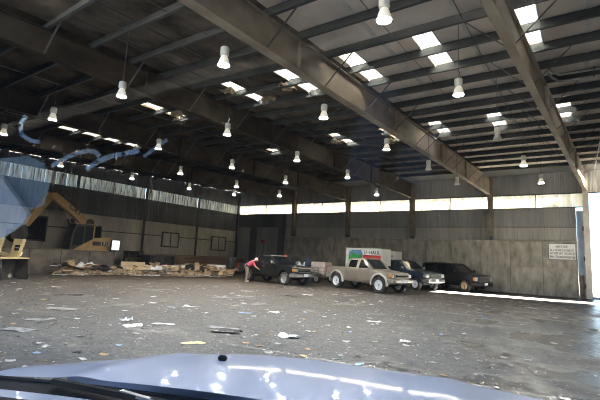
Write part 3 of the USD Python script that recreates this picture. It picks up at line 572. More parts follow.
def solid(side, half, plan=None, front=None, z0=-1, z1=4):
    """A body: the side outline across the width, trimmed by the plan outline and by the front outline."""
    m = man(prism_xz(side, -half, half))
    if plan is not None:
        e = trimesh.creation.extrude_polygon(Polygon(plan), z1 - z0, engine='earcut'); e.apply_translation((0, 0, z0)); m = m ^ man(e)
    if front is not None:
        xs = [p[0] for p in side]; a, b = min(xs) - .1, max(xs) + .1
        e = trimesh.creation.extrude_polygon(Polygon(front), b - a, engine='earcut'); v = e.vertices.copy(); e.vertices = np.stack([a + v[:, 2], v[:, 0], v[:, 1]], 1); e.fix_normals(); m = m ^ man(e)
    return m
def cylinder_y(c, r, w):
    m = trimesh.creation.cylinder(r, w, sections=32); m.apply_transform(trimesh.transformations.rotation_matrix(PI / 2, (1, 0, 0))); m.apply_translation(c); return man(m)
def vehicle(name, label, cat_, loc, rz, s):
    """s: a dict of outlines and colours. x forward, y to the driver's left."""
    t = thing(name, label, cat_, loc, rz, group=None); UsdGeom.Xformable(t).AddScaleOp().Set(Gf.Vec3f(*[s.get('scale', 1.0)] * 3)); H = s['half']; r = s['r']; xf, xr = s['xf'], s['xr']; zc = r
    body = solid(s['lower'], H, s['plan'], s['front'])
    for x in (xf, xr):
        for y in (-H, H): body = body - cylinder_y((x, y, zc + .03), r * 1.20, 0.62)
    if 'bed' in s:
        a, b, zb = s['bed']; body = body - man(box(((a + b) / 2, 0, zb + 1), (b - a, 2 * H - .22, 2)))
    for x in s['seams']:
        for y in (-H, H): body = body - man(box((x, y, 1.0), (0.014, 0.07, 0.9)))
    part(t, 'body', tri(body), s['paint'], 25)
    cabm = solid(s['cab'], H, s.get('cabplan'), s['cabfront'])
    inner = solid(s['cab'], H, s.get('cabplan'), s['cabfront'])
    cx = np.mean([p[0] for p in s['cab']]); inner = inner.translate((-cx, 0, -s['belt'])).scale((0.975, 0.972, 0.965)).translate((cx, 0, s['belt']))
    cab = cabm; names = []
    for nm, poly in s['windows']:
        w = man(prism_xz(poly, -H - .2, H + .2)); cab = cab - w
        for sg in (-1, 1):
            half = man(box((0, sg * (H + .2 + .35) , 1.5), (20, 2 * (H + .2), 4)))
            g = (inner ^ w) ^ half
            if g.num_tri() > 0: names.append((nm, g))
    fw = man(box((0, 0, 1.5), (20, 2 * (s['top'] - .06), 4)))
    for nm, poly in s['screens']:
        w = man(prism_xz(poly, -H, H)); f2 = fw
        cab = cab - (w ^ f2); names.append((nm, (inner ^ w) ^ f2))
    part(t, 'cab', tri(cab), s.get('cabpaint', s['paint']), 25)
    for nm, g in names: part(t, nm, tri(g), 'glass', 25)
    part(t, 'cabin', tri(inner.translate((-cx, 0, -s['belt'])).scale((.96, .955, .95)).translate((cx, 0, s['belt']))), 'blackpaint')
    for x in (xf, xr):
        for y in (-1, 1): wheel(t, (x, y * (H - s['tw'] / 2 - s.get('inset', 0.03)), zc), r, s['tw'], s['rim'], s.get('spokes', 6))
    part(t, 'underbody', cat([box(((xf + xr) / 2, 0, s['sill'] + .05), (xf - xr + .9, 1.1, 0.22)), rod((xf, -H + .2, r), (xf, H - .2, r), 0.06, 8), rod((xr, -H + .2, r), (xr, H - .2, r), 0.06, 8)]), 'black')
    if 'flare' in s:
        for x in (xf, xr):
            for y in (-1, 1):
                ms = [hexa(*[[(x + math.cos(a) * rr, y * (H + dy), zc + .03 + math.sin(a) * rr) for a, rr, dy in ring] for ring in (((a0, r * 1.17, -.03), (a1, r * 1.17, -.03), (a1, r * 1.17, .05), (a0, r * 1.17, .05)), ((a0, r * 1.42, -.03), (a1, r * 1.42, -.03), (a1, r * 1.38, .035), (a0, r * 1.38, .035)))]) for a0, a1 in [(PI * (k / 12 * 1.06 - .03), PI * ((k + 1) / 12 * 1.06 - .03)) for k in range(12)]]
                part(t, 'fender_flare', cat(ms), s['flare'])
    if 'roof' in s: part(t, 'roof_reflection', prism_xz(s['roof'], -.56, .56), 'tanflare', label='painted roof reflection')  # pale strip added as the reflection on the dark roof
    nx = s['nose']
    for y in (-1, 1):
        part(t, 'headlight', cbox((nx - .04 - s.get('lampback', .05), y * (H - .25), s['lampz']), (0.16, s.get('lampw', .30), s.get('lamph', .19)), 0.03), 'lens')
        part(t, 'turn_signal', cbox((nx - .10 - s.get('lampback', .05), y * (H - .11), s['lampz']), (0.16, 0.12, s.get('lamph', .19) * .8), 0.02), 'orange')
        part(t, 'tail_lamp', cbox((s['tail'] + .03, y * (H - .10), s['tailz']), (0.09, 0.14, 0.34), 0.02), 'redlens')
        mz = s['belt'] + .14; part(t, 'mirror', cat([cbox((s['mx'], y * (H + .12), mz), (0.14, 0.20, 0.17), 0.04), box((s['mx'] + .02, y * (H + .0), mz - .06), (0.06, 0.12, 0.04))]), s.get('mirror', 'black'))
    for x in s['handles']:
        for y in (-1, 1): part(t, 'door_handle', cbox((x, y * (H + .012), s['belt'] - .13), (0.18, 0.035, 0.04), 0.01), s.get('handle', 'black'))
    gw = 2 * (H - .44)
    part(t, 'grille', cat([box((nx - .02, 0, s['lampz']), (0.06, gw, s.get('grh', .2)))]), 'black')
    part(t, 'grille_bar', cat([box((nx + .012, 0, s['lampz'] + dz), (0.035, gw, 0.03)) for dz in s.get('bars', (-.05, .05))] + [box((nx + .012, 0, s['lampz'] + sg * s.get('grh', .2) / 2), (0.04, gw + .04, 0.04)) for sg in (-1, 1)]), s.get('grille', 'chrome'))
    part(t, 'front_bumper', cat([cbox((nx + .03, 0, s['bz']), (0.20, 2 * H - .30, 0.24), 0.05)] + [cbox((nx - .16, y * (H - .14), s['bz']), (0.42, 0.24, 0.24), 0.05, rz=-y * .35) for y in (-1, 1)]), s['bumper'])
    part(t, 'licence_plate', box((nx + .14, 0, s['bz'] + .02), (0.02, 0.32, 0.16)), 'plate')
    part(t, 'rear_bumper', cbox((s['tail'] - .04, 0, s['bz'] + .02), (0.18, 2 * H - .14, 0.22), 0.04), s.get('rbumper', s['bumper']))
    return t
def plan(x0, x1, H, nose=.30, cut=.28):
    return [(x0, -H + .10), (x0 + .12, -H + .02), (x0 + .4, -H), (x1 - nose - .5, -H), (x1 - nose, -H + .05), (x1 - .06, -H + cut), (x1, -H + cut + .2), (x1, H - cut - .2), (x1 - .06, H - cut), (x1 - nose, H - .05), (x1 - nose - .5, H), (x0 + .4, H), (x0 + .12, H - .02), (x0, H - .10)]
def front(H, z0, zs, z1):
    return [(-H + .10, z0), (-H, z0 + .16), (-H, zs - .12), (-H + .035, zs), (-H + .06, z1), (H - .06, z1), (H - .035, zs), (H, zs - .12), (H, z0 + .16), (H - .10, z0)]
def cabf(H, T, z0, z1):
    return [(-H + .03, z0), (-T, z1 - .06), (-T + .10, z1), (T - .10, z1), (T, z1 - .06), (H - .03, z0)]

# pewter crew-cab pickup
vehicle('pickup_truck', 'pewter crew-cab pickup with grey fender flares and raised stance', 'pickup truck', (-10.6, 23.0, 0), math.radians(-18), dict(
    half=.93, r=.455, tw=.29, xf=1.72, xr=-1.72, sill=.55, belt=1.27, nose=2.62, tail=-2.78, top=.66, inset=-.04, paint='tan', rim='alloy', bumper='tan', rbumper='chrome', flare='tanflare', grille='tanflare',
    lower=[(-2.78, .72), (-2.78, 1.30), (-.98, 1.30), (-.98, 1.27), (1.02, 1.27), (1.25, 1.26), (2.30, 1.14), (2.54, 1.04), (2.62, .90), (2.62, .62), (2.45, .52), (1.2, .50), (-1.3, .50), (-2.6, .62)],
    plan=plan(-2.78, 2.64, .93), front=front(.93, .48, 1.2, 1.34), bed=(-2.70, -1.06, .85), seams=(.92, -.02, -.94, -1.0),
    cab=[(-.98, 1.20), (-.94, 1.50), (-.84, 1.83), (-.70, 1.88), (.20, 1.90), (.42, 1.86), (1.12, 1.24), (1.12, 1.20)], cabfront=cabf(.93, .70, 1.20, 1.90),
    windows=[('side_window', [(.06, 1.32), (.12, 1.78), (.32, 1.78), (.84, 1.32)]), ('side_window', [(-.80, 1.34), (-.72, 1.76), (-.10, 1.78), (-.10, 1.32)])],
    screens=[('windshield', [(.36, 1.83), (.60, 1.86), (1.14, 1.40), (1.00, 1.29)]), ('rear_window', [(-1.05, 1.40), (-1.0, 1.74), (-.86, 1.74), (-.90, 1.40)])],
    lampz=.98, lampw=.34, lamph=.20, lampback=.10, tailz=1.08, bz=.70, mx=.80, handles=(.16, -.78), mirror='black', handle='tan'))
# old dark compact pickup
vehicle('pickup_truck', 'old black compact pickup with painted roof reflection and chrome front', 'pickup truck', (-16.65, 21.85, 0), math.radians(-10), dict(scale=1.10,
    half=.88, r=.37, tw=.24, xf=1.60, xr=-1.55, sill=.45, belt=1.12, nose=2.38, tail=-2.62, top=.64, paint='blackpaint', cabpaint='blackpaint', rim='silver', bumper='chrome', grille='chrome',
    lower=[(-2.62, .58), (-2.62, 1.12), (-.78, 1.12), (1.0, 1.12), (1.15, 1.11), (2.20, 1.03), (2.36, .98), (2.38, .60), (2.25, .50), (1.1, .42), (-1.2, .42), (-2.5, .52)],
    plan=plan(-2.62, 2.40, .88, .2, .18), front=front(.88, .40, 1.05, 1.2), bed=(-2.54, -.88, .70), seams=(.90, -.20, -.80),
    cab=[(-.80, 1.06), (-.74, 1.52), (-.62, 1.60), (.10, 1.62), (.28, 1.58), (.96, 1.10), (.96, 1.06)], cabfront=cabf(.88, .68, 1.06, 1.62),
    windows=[('side_window', [(-.06, 1.17), (.0, 1.52), (.18, 1.52), (.70, 1.17)]), ('side_window', [(-.68, 1.18), (-.60, 1.50), (-.16, 1.52), (-.16, 1.17)])],
    screens=[('windshield', [(.24, 1.56), (.42, 1.60), (1.0, 1.22), (.88, 1.14)]), ('rear_window', [(-.86, 1.20), (-.82, 1.48), (-.66, 1.48), (-.70, 1.20)])],
    lampz=.86, lampw=.24, lamph=.17, lampback=.0, tailz=.92, bz=.58, mx=.74, handles=(-.10,), mirror='chrome', handle='chrome', bars=(0,), roof=[(-.58, 1.612), (.08, 1.632), (.24, 1.60), (.08, 1.61), (-.58, 1.59)]))
# navy pickup behind
vehicle('pickup_truck', 'navy blue pickup with chrome front parked behind the pewter pickup', 'pickup truck', (-10.35, 28.4, 0), math.radians(-22), dict(
    half=.98, r=.40, tw=.27, xf=1.85, xr=-1.85, sill=.5, belt=1.28, nose=2.75, tail=-2.95, top=.72, paint='navy', rim='alloy', bumper='chrome', grille='chrome', spokes=5,
    lower=[(-2.95, .66), (-2.95, 1.32), (-1.0, 1.32), (-1.0, 1.28), (1.15, 1.28), (1.35, 1.27), (2.45, 1.18), (2.70, 1.08), (2.76, .62), (2.6, .50), (1.2, .46), (-1.3, .46), (-2.8, .56)],
    plan=plan(-2.95, 2.78, .98), front=front(.98, .44, 1.2, 1.36), bed=(-2.86, -1.1, .85), seams=(1.0, .0, -.96),
    cab=[(-1.0, 1.22), (-.96, 1.55), (-.86, 1.87), (-.70, 1.92), (.25, 1.93), (.45, 1.88), (1.25, 1.26), (1.25, 1.22)], cabfront=cabf(.98, .74, 1.22, 1.93),
    windows=[('side_window', [(.08, 1.34), (.14, 1.80), (.36, 1.80), (.92, 1.34)]), ('side_window', [(-.84, 1.36), (-.74, 1.78), (-.10, 1.80), (-.10, 1.34)])],
    screens=[('windshield', [(.40, 1.85), (.64, 1.88), (1.26, 1.42), (1.12, 1.31)]), ('rear_window', [(-1.05, 1.42), (-1.0, 1.76), (-.88, 1.76), (-.92, 1.42)])],
    lampz=.98, lampw=.40, lamph=.24, lampback=.06, tailz=1.1, bz=.68, mx=.92, handles=(.18, -.80), mirror='chrome', grh=.26))
# black SUV by the wall
vehicle('suv', 'black sport utility vehicle with bronze wheels parked along the concrete wall', 'suv', (-7.5, 31.05, 0), math.radians(-24), dict(
    half=.95, r=.40, tw=.27, xf=1.45, xr=-1.45, sill=.42, belt=1.23, nose=2.36, tail=-2.44, top=.70, paint='blackgloss', rim='goldalloy', bumper='blackgloss', rbumper='blackgloss', grille='chrome', spokes=5,
    lower=[(-2.44, .60), (-2.46, 1.22), (-1.9, 1.24), (1.05, 1.24), (1.25, 1.23), (2.12, 1.16), (2.34, 1.06), (2.38, .55), (2.22, .44), (1.1, .38), (-1.2, .38), (-2.3, .48)],
    plan=plan(-2.46, 2.40, .95), front=front(.95, .36, 1.18, 1.32), seams=(.95, .02, -.92),
    cab=[(-2.44, 1.18), (-2.38, 1.36), (-2.22, 1.80), (-2.05, 1.86), (-.6, 1.91), (.10, 1.88), (.30, 1.82), (1.12, 1.22), (1.12, 1.18)], cabfront=cabf(.95, .74, 1.18, 1.91),
    windows=[('side_window', [(.04, 1.31), (.06, 1.76), (.22, 1.76), (.80, 1.31)]), ('side_window', [(-.86, 1.31), (-.84, 1.78), (-.08, 1.78), (-.08, 1.31)]), ('side_window', [(-2.10, 1.33), (-1.98, 1.74), (-1.0, 1.78), (-1.0, 1.31)])],
    screens=[('windshield', [(.27, 1.78), (.48, 1.82), (1.16, 1.37), (1.00, 1.26)]), ('rear_window', [(-2.50, 1.38), (-2.42, 1.72), (-2.20, 1.72), (-2.29, 1.38)])],
    lampz=.90, lampw=.38, lamph=.26, lampback=.06, tailz=1.0, bz=.58, mx=.84, handles=(.12, -.80), mirror='blackgloss', grh=.26, bars=(-.06, 0, .06)))

# rental trailer behind the pewter pickup
t = thing('cargo_trailer', 'white cargo trailer with green picture, red band and lettering', 'trailer', (-12.35, 26.9, 0), math.radians(-4))
part(t, 'box', cbox((0, 0, 1.62), (2.75, 1.5, 1.95), 0.05), 'white'); part(t, 'front_post', cbox((-1.36, -.74, 1.62), (0.10, 0.10, 1.98), 0.02), 'white')
part(t, 'mural', prism_xz([(-1.20, 1.70), (-1.14, 2.30), (-.90, 2.46), (-.20, 2.46), (-.06, 2.28), (-.06, 1.70)], -.762, -.752), 'blueprint')
part(t, 'mural_hill', prism_xz([(-1.20, 1.66), (-1.16, 2.02), (-.90, 2.22), (-.62, 2.26), (-.40, 2.12), (-.14, 2.20), (-.06, 1.66)], -.774, -.763), 'green')
part(t, 'red_band', box((.66, -.757, 1.90), (1.36, 0.012, 0.48)), 'redprint')
m = meshkit.text_mesh('U-HAUL', .24, .01, True); m.apply_transform(trimesh.transformations.rotation_matrix(PI / 2, (1, 0, 0))); m.apply_scale((1.22 / m.extents[0], 1, 1)); m.apply_translation((.06 - m.bounds[0][0], -.758, 2.20)); part(t, 'lettering', m, 'darkprint')
part(t, 'chassis', box((.1, 0, .56), (3.3, 1.3, 0.12)), 'black'); part(t, 'tongue', rod((1.3, 0, .55), (2.3, 0, .52), 0.05, 8), 'black'); part(t, 'jack', rod((2.2, 0, 0), (2.2, 0, .7), 0.04, 8), 'black')
for y in (-1, 1): wheel(t, (-.1, y * .80, .34), .34, .2, 'silver')
t = thing('cargo_trailer', 'small white box trailer with a line of lettering, beside the white and red trailer', 'trailer', (-12.2, 31.0, 0), math.radians(-4))
part(t, 'box', cbox((0, 0, 1.66), (1.05, 1.3, 1.85), 0.05), 'white')
m = meshkit.text_mesh('U-HAUL', .16, .01, True); m.apply_transform(trimesh.transformations.rotation_matrix(PI / 2, (1, 0, 0))); m.apply_scale((.80 / m.extents[0], 1, 1)); m.apply_translation((-.40 - m.bounds[0][0], -.662, 2.12)); part(t, 'lettering', m, 'darkprint')
part(t, 'chassis', box((0, 0, .6), (1.5, 1.1, 0.12)), 'black')
for y in (-1, 1): wheel(t, (0, y * .72, .32), .32, .18, 'silver')

# caged utility trailer with mattress load
t = thing('utility_trailer', 'grey mesh-sided utility trailer behind the black pickup', 'trailer', (-15.45, 26.1, 0), math.radians(-8))
part(t, 'deck', cbox((0, 0, .52), (2.2, 1.4, 0.10), 0.02), 'oldwood')
for y in (-.7, .7):
    part(t, 'side_rail', cat([box((0, y, z), (2.2, 0.04, 0.04)) for z in (.62, .85, 1.10)] + [box((x, y, .82), (0.04, 0.04, 0.56)) for x in (-1.08, -.54, 0, .54, 1.08)]), 'pipe')
part(t, 'end_gate', cat([box((1.1, 0, z), (0.04, 1.4, 0.04)) for z in (.62, .85, 1.10)] + [box((1.1, y, .82), (0.04, 0.04, 0.56)) for y in (-.7, -.35, 0, .35, .7)]), 'pipe')
part(t, 'fender', box((0, -.82, .72), (0.85, 0.24, 0.04)), 'pipe')
for y in (-1, 1): wheel(t, (0, y * .84, .31), .31, .18, 'silver')
part(t, 'tongue', rod((1.1, 0, .5), (2.0, 0, .48), 0.04, 8), 'black')
t = thing('mattress', 'pale pink mattress block standing on the mesh utility trailer', 'mattress', (-15.70, 26.1, .575), math.radians(-8))
part(t, 'mattress', cbox((0, 0, .45), (1.25, 0.9, 0.90), 0.08), 'pinkish'); part(t, 'cover', cbox((0, 0, .70), (1.28, 0.93, 0.42), 0.06), 'pinkish')
bagm = blob(3, (.42, .36, .40), .4)
b0 = None
for i, (x, y, z, lab) in enumerate(((-16.75, 25.5, 0, 'tall white stuffed sack on the floor beside the mesh trailer'), (-17.3, 25.6, 0, 'tall white stuffed sack standing behind the black pickup hood'), (-17.9, 25.2, 0, 'smaller pale sack on the floor behind the black pickup hood'))):
    solo('stuffed_sack', blob(30 + i, (.34, .32, (.74, .70, .55)[i]), .4), 'plasticw', lab, 'sack', (x, y, z), smooth=True)
t = thing('rolled_tarp', 'dark blue rolled tarp standing upright with a thin pole', 'tarp', (-15.9, 24.55, 0))
part(t, 'roll', lathe([(0, 0), (.24, 0), (.26, .3), (.22, 1.0), (.19, 1.62), (.10, 1.72), (0, 1.72)], 14), 'cloth_blue', 40); part(t, 'pole', rod((.02, 0, 1.6), (-.03, 0, 2.25), .035, 8), 'darksteel')
for z in (.5, 1.2): part(t, 'strap', lathe([(.255 - .035 * z, z), (.275 - .035 * z, z + .01), (.27 - .035 * z, z + .06), (.245 - .035 * z, z + .06), (.255 - .035 * z, z)], 14), 'black')

# ------------------------------------------------------------------ people
def flesh(bones, edge=0.03, rounds=6):
    ms = []
    for (a, ra), (b, rb) in bones:
        s1 = m3.Manifold.sphere(ra, 14).translate(tuple(a)); s2 = m3.Manifold.sphere(rb, 14).translate(tuple(b)); ms.append(m3.Manifold.batch_hull([s1, s2]))
    m = tri(m3.Manifold.batch_boolean(ms, m3.OpType.Add).refine_to_length(edge))
    trimesh.smoothing.filter_taubin(m, iterations=rounds); return m
def chain(*js): return list(zip(js[:-1], js[1:]))
def hand(w, d, up, side):
    """Five-fingered half-curled hand: wrist w, pointing along d, thumb towards side."""
    w, d, up, side = (np.array(q, float) for q in (w, d, up, side)); d /= np.linalg.norm(d); side /= np.linalg.norm(side); up /= np.linalg.norm(up)
    b = [((w, .026), (w + d * .05 + side * .018, .024)), ((w, .026), (w + d * .05 - side * .022, .022))]
    for k, ln in enumerate((.072, .082, .076, .058)):
        base = w + d * .075 + side * (.030 - .020 * k); mid = base + d * ln * .5 - up * .008; tip = mid + d * ln * .35 - up * ln * .38
        b += chain((w + d * .03 + side * (.018 - .012 * k), .018), (base, .0105), (mid, .0095), (tip, .008))
    th = w + d * .02 + side * .03
    b += chain((th, .015), (th + d * .03 + side * .025, .012), (th + d * .058 + side * .030 - up * .012, .0095)); return b
def bent_person(label, loc, rz, shirt, trousers, hairm, lean, hairy=True):
    """A person standing with the trunk leaned forward (x) and both arms reaching down in front."""
    t = thing('person', label, 'person', loc, rz); UsdGeom.Xformable(t).AddScaleOp().Set(Gf.Vec3f(1.08, 1.08, 1.08)); hip = np.array((-.05, 0, .93)); ca, sa = math.sin(lean), math.cos(lean)
    def along(s_, y=0.0, f=0.0): return hip + np.array((ca * s_ + sa * f, y, sa * s_ - ca * f))
    neck = along(.52); head = along(.70, 0, .03); sh = [along(.45, s_ * .19) for s_ in (-1, 1)]
    el = [p + np.array((.14, s_ * .05, -.24)) for p, s_ in zip(sh, (-1, 1))]; wr = [p + np.array((.20, -s_ * .04, -.13)) for p, s_ in zip(el, (-1, 1))]
    knee = [np.array((.04, s_ * .11, .50)) for s_ in (-1, 1)]; ank = [np.array((-.03, s_ * .12, .09)) for s_ in (-1, 1)]
    skin = chain((neck, .058), (along(.60, 0, .01), .056), (head, .088)) + [((head, .086), (head + np.array((.05, 0, -.03)), .070)), ((head + np.array((.04, 0, -.05)), .05), (head + np.array((.085, 0, -.075)), .035))]
    skin += [((head + np.array((.10, 0, 0)), .016), (head + np.array((.118, 0, -.03)), .013))] + [((head + np.array((-.01, s_ * .088, 0)), .02), (head + np.array((-.015, s_ * .094, -.03)), .014)) for s_ in (-1, 1)]
    for s_, e, w in zip((-1, 1), el, wr): skin += [((e, .046), (w, .031))] + hand(w, (w - e), (0, 0, 1), (0, -s_, 0))
    for s_ in (-1, 1): skin += [((hip + np.array((.0, s_ * .05, .0)), .10), (along(.2), .11))]
    part(t, 'body', flesh(skin, .012, 4), 'skin', True)
    sb = [((along(.06, s_ * .06), .135), (along(.30, s_ * .07), .145)) for s_ in (-1, 1)] + [((along(.30, s_ * .07), .145), (along(.44, s_ * .12), .10)) for s_ in (-1, 1)]
    sb += [((along(.44, s_ * .12), .10), (p, .085)) for s_, p in zip((-1, 1), sh)] + [((p, .085), (p + (e - p) * .92, .062)) for p, e in zip(sh, el)]
    part(t, 'shirt', flesh(sb), shirt, True)
    tb = [((hip + np.array((0, s_ * .07, .02)), .145), (hip + np.array((0, -s_ * .07, .02)), .145)) for s_ in (1,)] + [((hip + np.array((0, s_ * .09, -.02)), .135), (k, .085)) for s_, k in zip((-1, 1), knee)] + [((k, .085), (a, .065)) for k, a in zip(knee, ank)]
    part(t, 'trousers', flesh(tb), trousers, True)
    part(t, 'belt', flesh([((along(.03, -.08), .146), (along(.05, .08), .146))], .03, 2), 'black', True)
    for s_, a in zip((-1, 1), ank): part(t, 'shoe', flesh([((a + np.array((-.03, 0, -.045)), .045), (a + np.array((.15, s_ * .02, -.05)), .04)), ((a, .05), (a + np.array((.03, 0, -.03)), .05))], .02, 3), 'shoe', True)
    part(t, 'hair', flesh([((head + np.array((-.03, 0, .02)), .092), (head + np.array((.02, 0, .045)), .075))], .02, 3), hairm, True)
    for s_ in (-1, 1): part(t, 'eye', trimesh.creation.icosphere(1, .012).apply_translation(head + np.array((.088, s_ * .034, .005))), 'darkprint')
    part(t, 'mouth', box(head + np.array((.115, 0, -.072)), (.012, .045, .01)), 'redprint'); return t
bent_person('white-haired person in a rose red shirt bending over the pickup bed', (-18.0, 20.55, 0), math.radians(38), 'shirt', 'trousers', 'hair', math.radians(52))
bent_person('person in a bright red hooded top standing behind the black pickup cab', (-17.15, 23.75, 0), math.radians(-115), 'shirt2', 'trousers', 'shirt2', math.radians(12))

# ------------------------------------------------------------------ excavator (faces -y, its side towards the hall)
t = thing('excavator', 'yellow tracked excavator with raised arm behind the low steel wall', 'excavator', (-28.75, 0, 0))
def beam(poly, w, x=0.0):
    """An outline in the y-z plane, w thick along x."""
    m = trimesh.creation.extrude_polygon(Polygon(poly).buffer(0), w, engine='earcut'); v = m.vertices.copy(); m.vertices = np.stack([v[:, 2] - w / 2 + x, v[:, 0], v[:, 1]], 1); m.fix_normals(); return m
EY = -0.45          # the machine's place along the wall
_part = part
def part(parent, name, mesh, m, smooth=False, label=None, kind=None):
    mesh.apply_translation((0, EY, 0)); return _part(parent, name, mesh, m, smooth, label, kind)
for s in (-1, 1):
    h = holder(t, 'track'); q = [(14.2, .08), (16.8, .08), (17.15, .25), (17.2, .55), (16.9, .80), (14.1, .80), (13.8, .55), (13.85, .25)]
    part(h, 'belt', beam(q, .42, s * .82), 'machine_dark'); part(h, 'frame', beam([(14.3, .25), (16.7, .25), (16.7, .62), (14.3, .62)], .46, s * .82), 'darksteel')
    for k in range(14): part(h, 'shoe', box((s * .82, 14.15 + .2 * k, .05), (.44, .15, .06)), 'machine_dark')
part(t, 'turntable', lathe([(0, .78), (.62, .78), (.62, .98), (0, .98)], 20).apply_translation((0, 15.5, 0)), 'machine_dark')
up = man(beam([(14.35, .98), (17.25, .98), (17.42, 1.25), (17.42, 2.28), (17.2, 2.44), (16.10, 2.36), (15.4, 1.95), (14.75, 1.55), (14.35, 1.30)], 1.9))
for y0, y1 in ((15.95, 16.55), (16.62, 17.05)): up = up - man(box((.98, (y0 + y1) / 2, 1.98), (.12, y1 - y0, .30)))
part(t, 'upper_body', tri(up), 'yellow'); part(t, 'counterweight', beam([(17.2, 1.02), (17.62, 1.25), (17.66, 1.95), (17.45, 2.30), (17.2, 2.36)], 1.86), 'yellow')
part(t, 'engine_grille', box((.94, 16.25, 1.98), (.02, .58, .28)), 'machine_dark'); part(t, 'engine_grille', box((.94, 16.83, 1.98), (.02, .42, .28)), 'machine_dark')
m = meshkit.text_mesh('312', .2, .01, True); m.apply_transform(trimesh.transformations.rotation_matrix(PI / 2, (1, 0, 0))); m.apply_transform(trimesh.transformations.rotation_matrix(PI / 2, (0, 0, 1))); m.apply_translation((.962, 16.68, 1.90)); part(t, 'lettering', m, 'white')
part(t, 'skirt', box((.3, 15.8, 1.05), (1.35, 2.9, .14)), 'machine_dark')
cb = [(14.42, 1.45), (14.50, 2.55), (14.72, 3.22), (16.05, 3.28), (16.05, 1.95), (15.4, 1.60), (14.9, 1.30), (14.45, 1.30)]
cabm = man(beam(cb, 1.0, .42)); w1 = man(beam([(14.58, 1.75), (14.64, 2.55), (14.80, 3.08), (15.28, 3.10), (15.28, 1.85)], 1.2, .42)); w2 = man(beam([(15.36, 1.95), (15.36, 3.10), (15.95, 3.14), (15.95, 2.15)], 1.2, .42))
part(t, 'cab', tri(cabm - w1 - w2), 'machine_dark'); part(t, 'cab_interior', tri((man(beam(cb, .7, .42)).translate((0, -15.2, -2.2)).scale((1, .93, .93)).translate((0, 15.2, 2.2)))), 'black')
for w in (w1, w2):
    for s in (-1, 1): part(t, 'cab_window', tri((w ^ cabm) ^ man(box((.42 + s * .46, 15.3, 2.3), (.03, 4, 4)))), 'machine_glass')
part(t, 'seat', cbox((.42, 15.2, 2.05), (.4, .3, .5), .05), 'green'); part(t, 'roof_rail', cat([box((.90, 15.98, 2.6), (.05, .07, 1.3)), box((.42, 15.3, 3.27), (.9, 1.2, .05))]), 'yellow')
part(t, 'rear_guard', cat([box((.5, 16.55, 3.12), (.05, .06, .3)), box((.5, 16.5, 2.75), (.8, .05, .9))]), 'machine_dark')
part = _part
B0, B1 = (15.55, 2.95), (12.80, 4.95)
part(t, 'boom', beam([(15.62, 2.75), (15.85, 3.20), (15.50, 3.58), (14.6, 4.22), (13.1, 5.20), (12.72, 5.10), (12.72, 4.78), (13.0, 4.72), (14.3, 3.84), (15.1, 3.18)], .38), 'yellow')
m = meshkit.text_mesh('CAT', .34, .01, True); m.apply_transform(trimesh.transformations.rotation_matrix(PI / 2, (1, 0, 0))); m.apply_transform(trimesh.transformations.rotation_matrix(PI / 2, (0, 0, 1)))
m.apply_transform(trimesh.transformations.rotation_matrix(math.radians(-33), (1, 0, 0))); m.apply_translation((.195, 13.95, 4.32)); part(t, 'lettering', m, 'darkprint', label='dark lettering on the arm')
part(t, 'boom_pivot', trimesh.creation.cylinder(.26, .6, sections=20).apply_transform(trimesh.transformations.rotation_matrix(PI / 2, (0, 1, 0))).apply_translation((0, 15.55, 3.42)), 'machine_dark')
part(t, 'boom_cylinder', cat([rod((s * .26, 15.0, 2.2), (s * .26, 14.2, 3.55), .07, 8) for s in (-1, 1)]), 'machine_dark')
part(t, 'stick', beam([(12.60, 5.16), (12.95, 4.98), (12.90, 4.62), (11.75, 2.85), (11.45, 2.72), (11.40, 2.95), (12.25, 4.60)], .30), 'yellow')
part(t, 'stick_cylinder', cat([rod((0, 14.4, 4.62), (0, 13.5, 5.18), .075, 8), rod((0, 13.5, 5.18), (0, 12.62, 5.30), .045, 8)]), 'machine_dark')
part(t, 'bucket', tri(man(beam([(11.5, 2.85), (11.2, 2.9), (10.75, 2.55), (10.70, 2.10), (11.0, 1.80), (11.45, 1.85), (11.65, 2.3)], .85)) - man(beam([(11.5, 2.5), (11.15, 2.75), (10.85, 2.5), (10.8, 2.15), (11.05, 1.92), (11.5, 1.7), (11.9, 2.3)], .75))), 'machine_dark')
for k in range(4): part(t, 'bucket_tooth', box((-.33 + .22 * k, 11.5, 1.80), (.07, .22, .06)), 'machine_dark')

# compact loader at the far side, front of it showing
a = math.atan2(.56, .83); t = thing('skid_loader', 'yellow skid loader with black bucket at the edge of the rubbish', 'loader', (-23.75, 7.42, 0), a)
part(t, 'body', tri(solid([(-1.3, .35), (-1.35, 1.1), (-1.1, 1.45), (.4, 1.45), (.65, .9), (.65, .35)], .60)), 'yellow_pale')
part(t, 'cab', cat([box((x, y, 1.72), (.08, .08, .75)) for x in (-.6, .45) for y in (-.5, .5)] + [box((-.08, 0, 2.1), (1.25, 1.12, .08)), box((-.6, 0, 1.75), (.04, 1.0, .6))]), 'machine_dark')
for y in (-1, 1):
    part(t, 'lift_arm', cat([bar((-1.2, y * .72, 1.55), (1.45, y * .72, 1.12), .13, .16), box((1.50, y * .72, .95), (.16, .16, .5))]), 'yellow_pale')
    part(t, 'arm_tower', tri(man(prism_xz([(1.42, 1.02), (1.78, 1.02), (1.98, 1.95), (1.55, 1.95)], y * .72 - .12, y * .72 + .12))), 'yellow_pale')
    part(t, 'tower_panel', tri(man(prism_xz([(1.62, 1.38), (1.84, 1.38), (1.90, 1.66), (1.66, 1.66)], y * .72 - .135, y * .72 + .135))), 'black')
    part(t, 'tower_label', box((1.755, y * .72 - .137, 1.52), (.16, .012, .05)), 'paper_grey')
for x in (-.75, .35):
    for y in (-1, 1): wheel(t, (x, y * .78, .40), .40, .28, 'yellow_pale', 5)
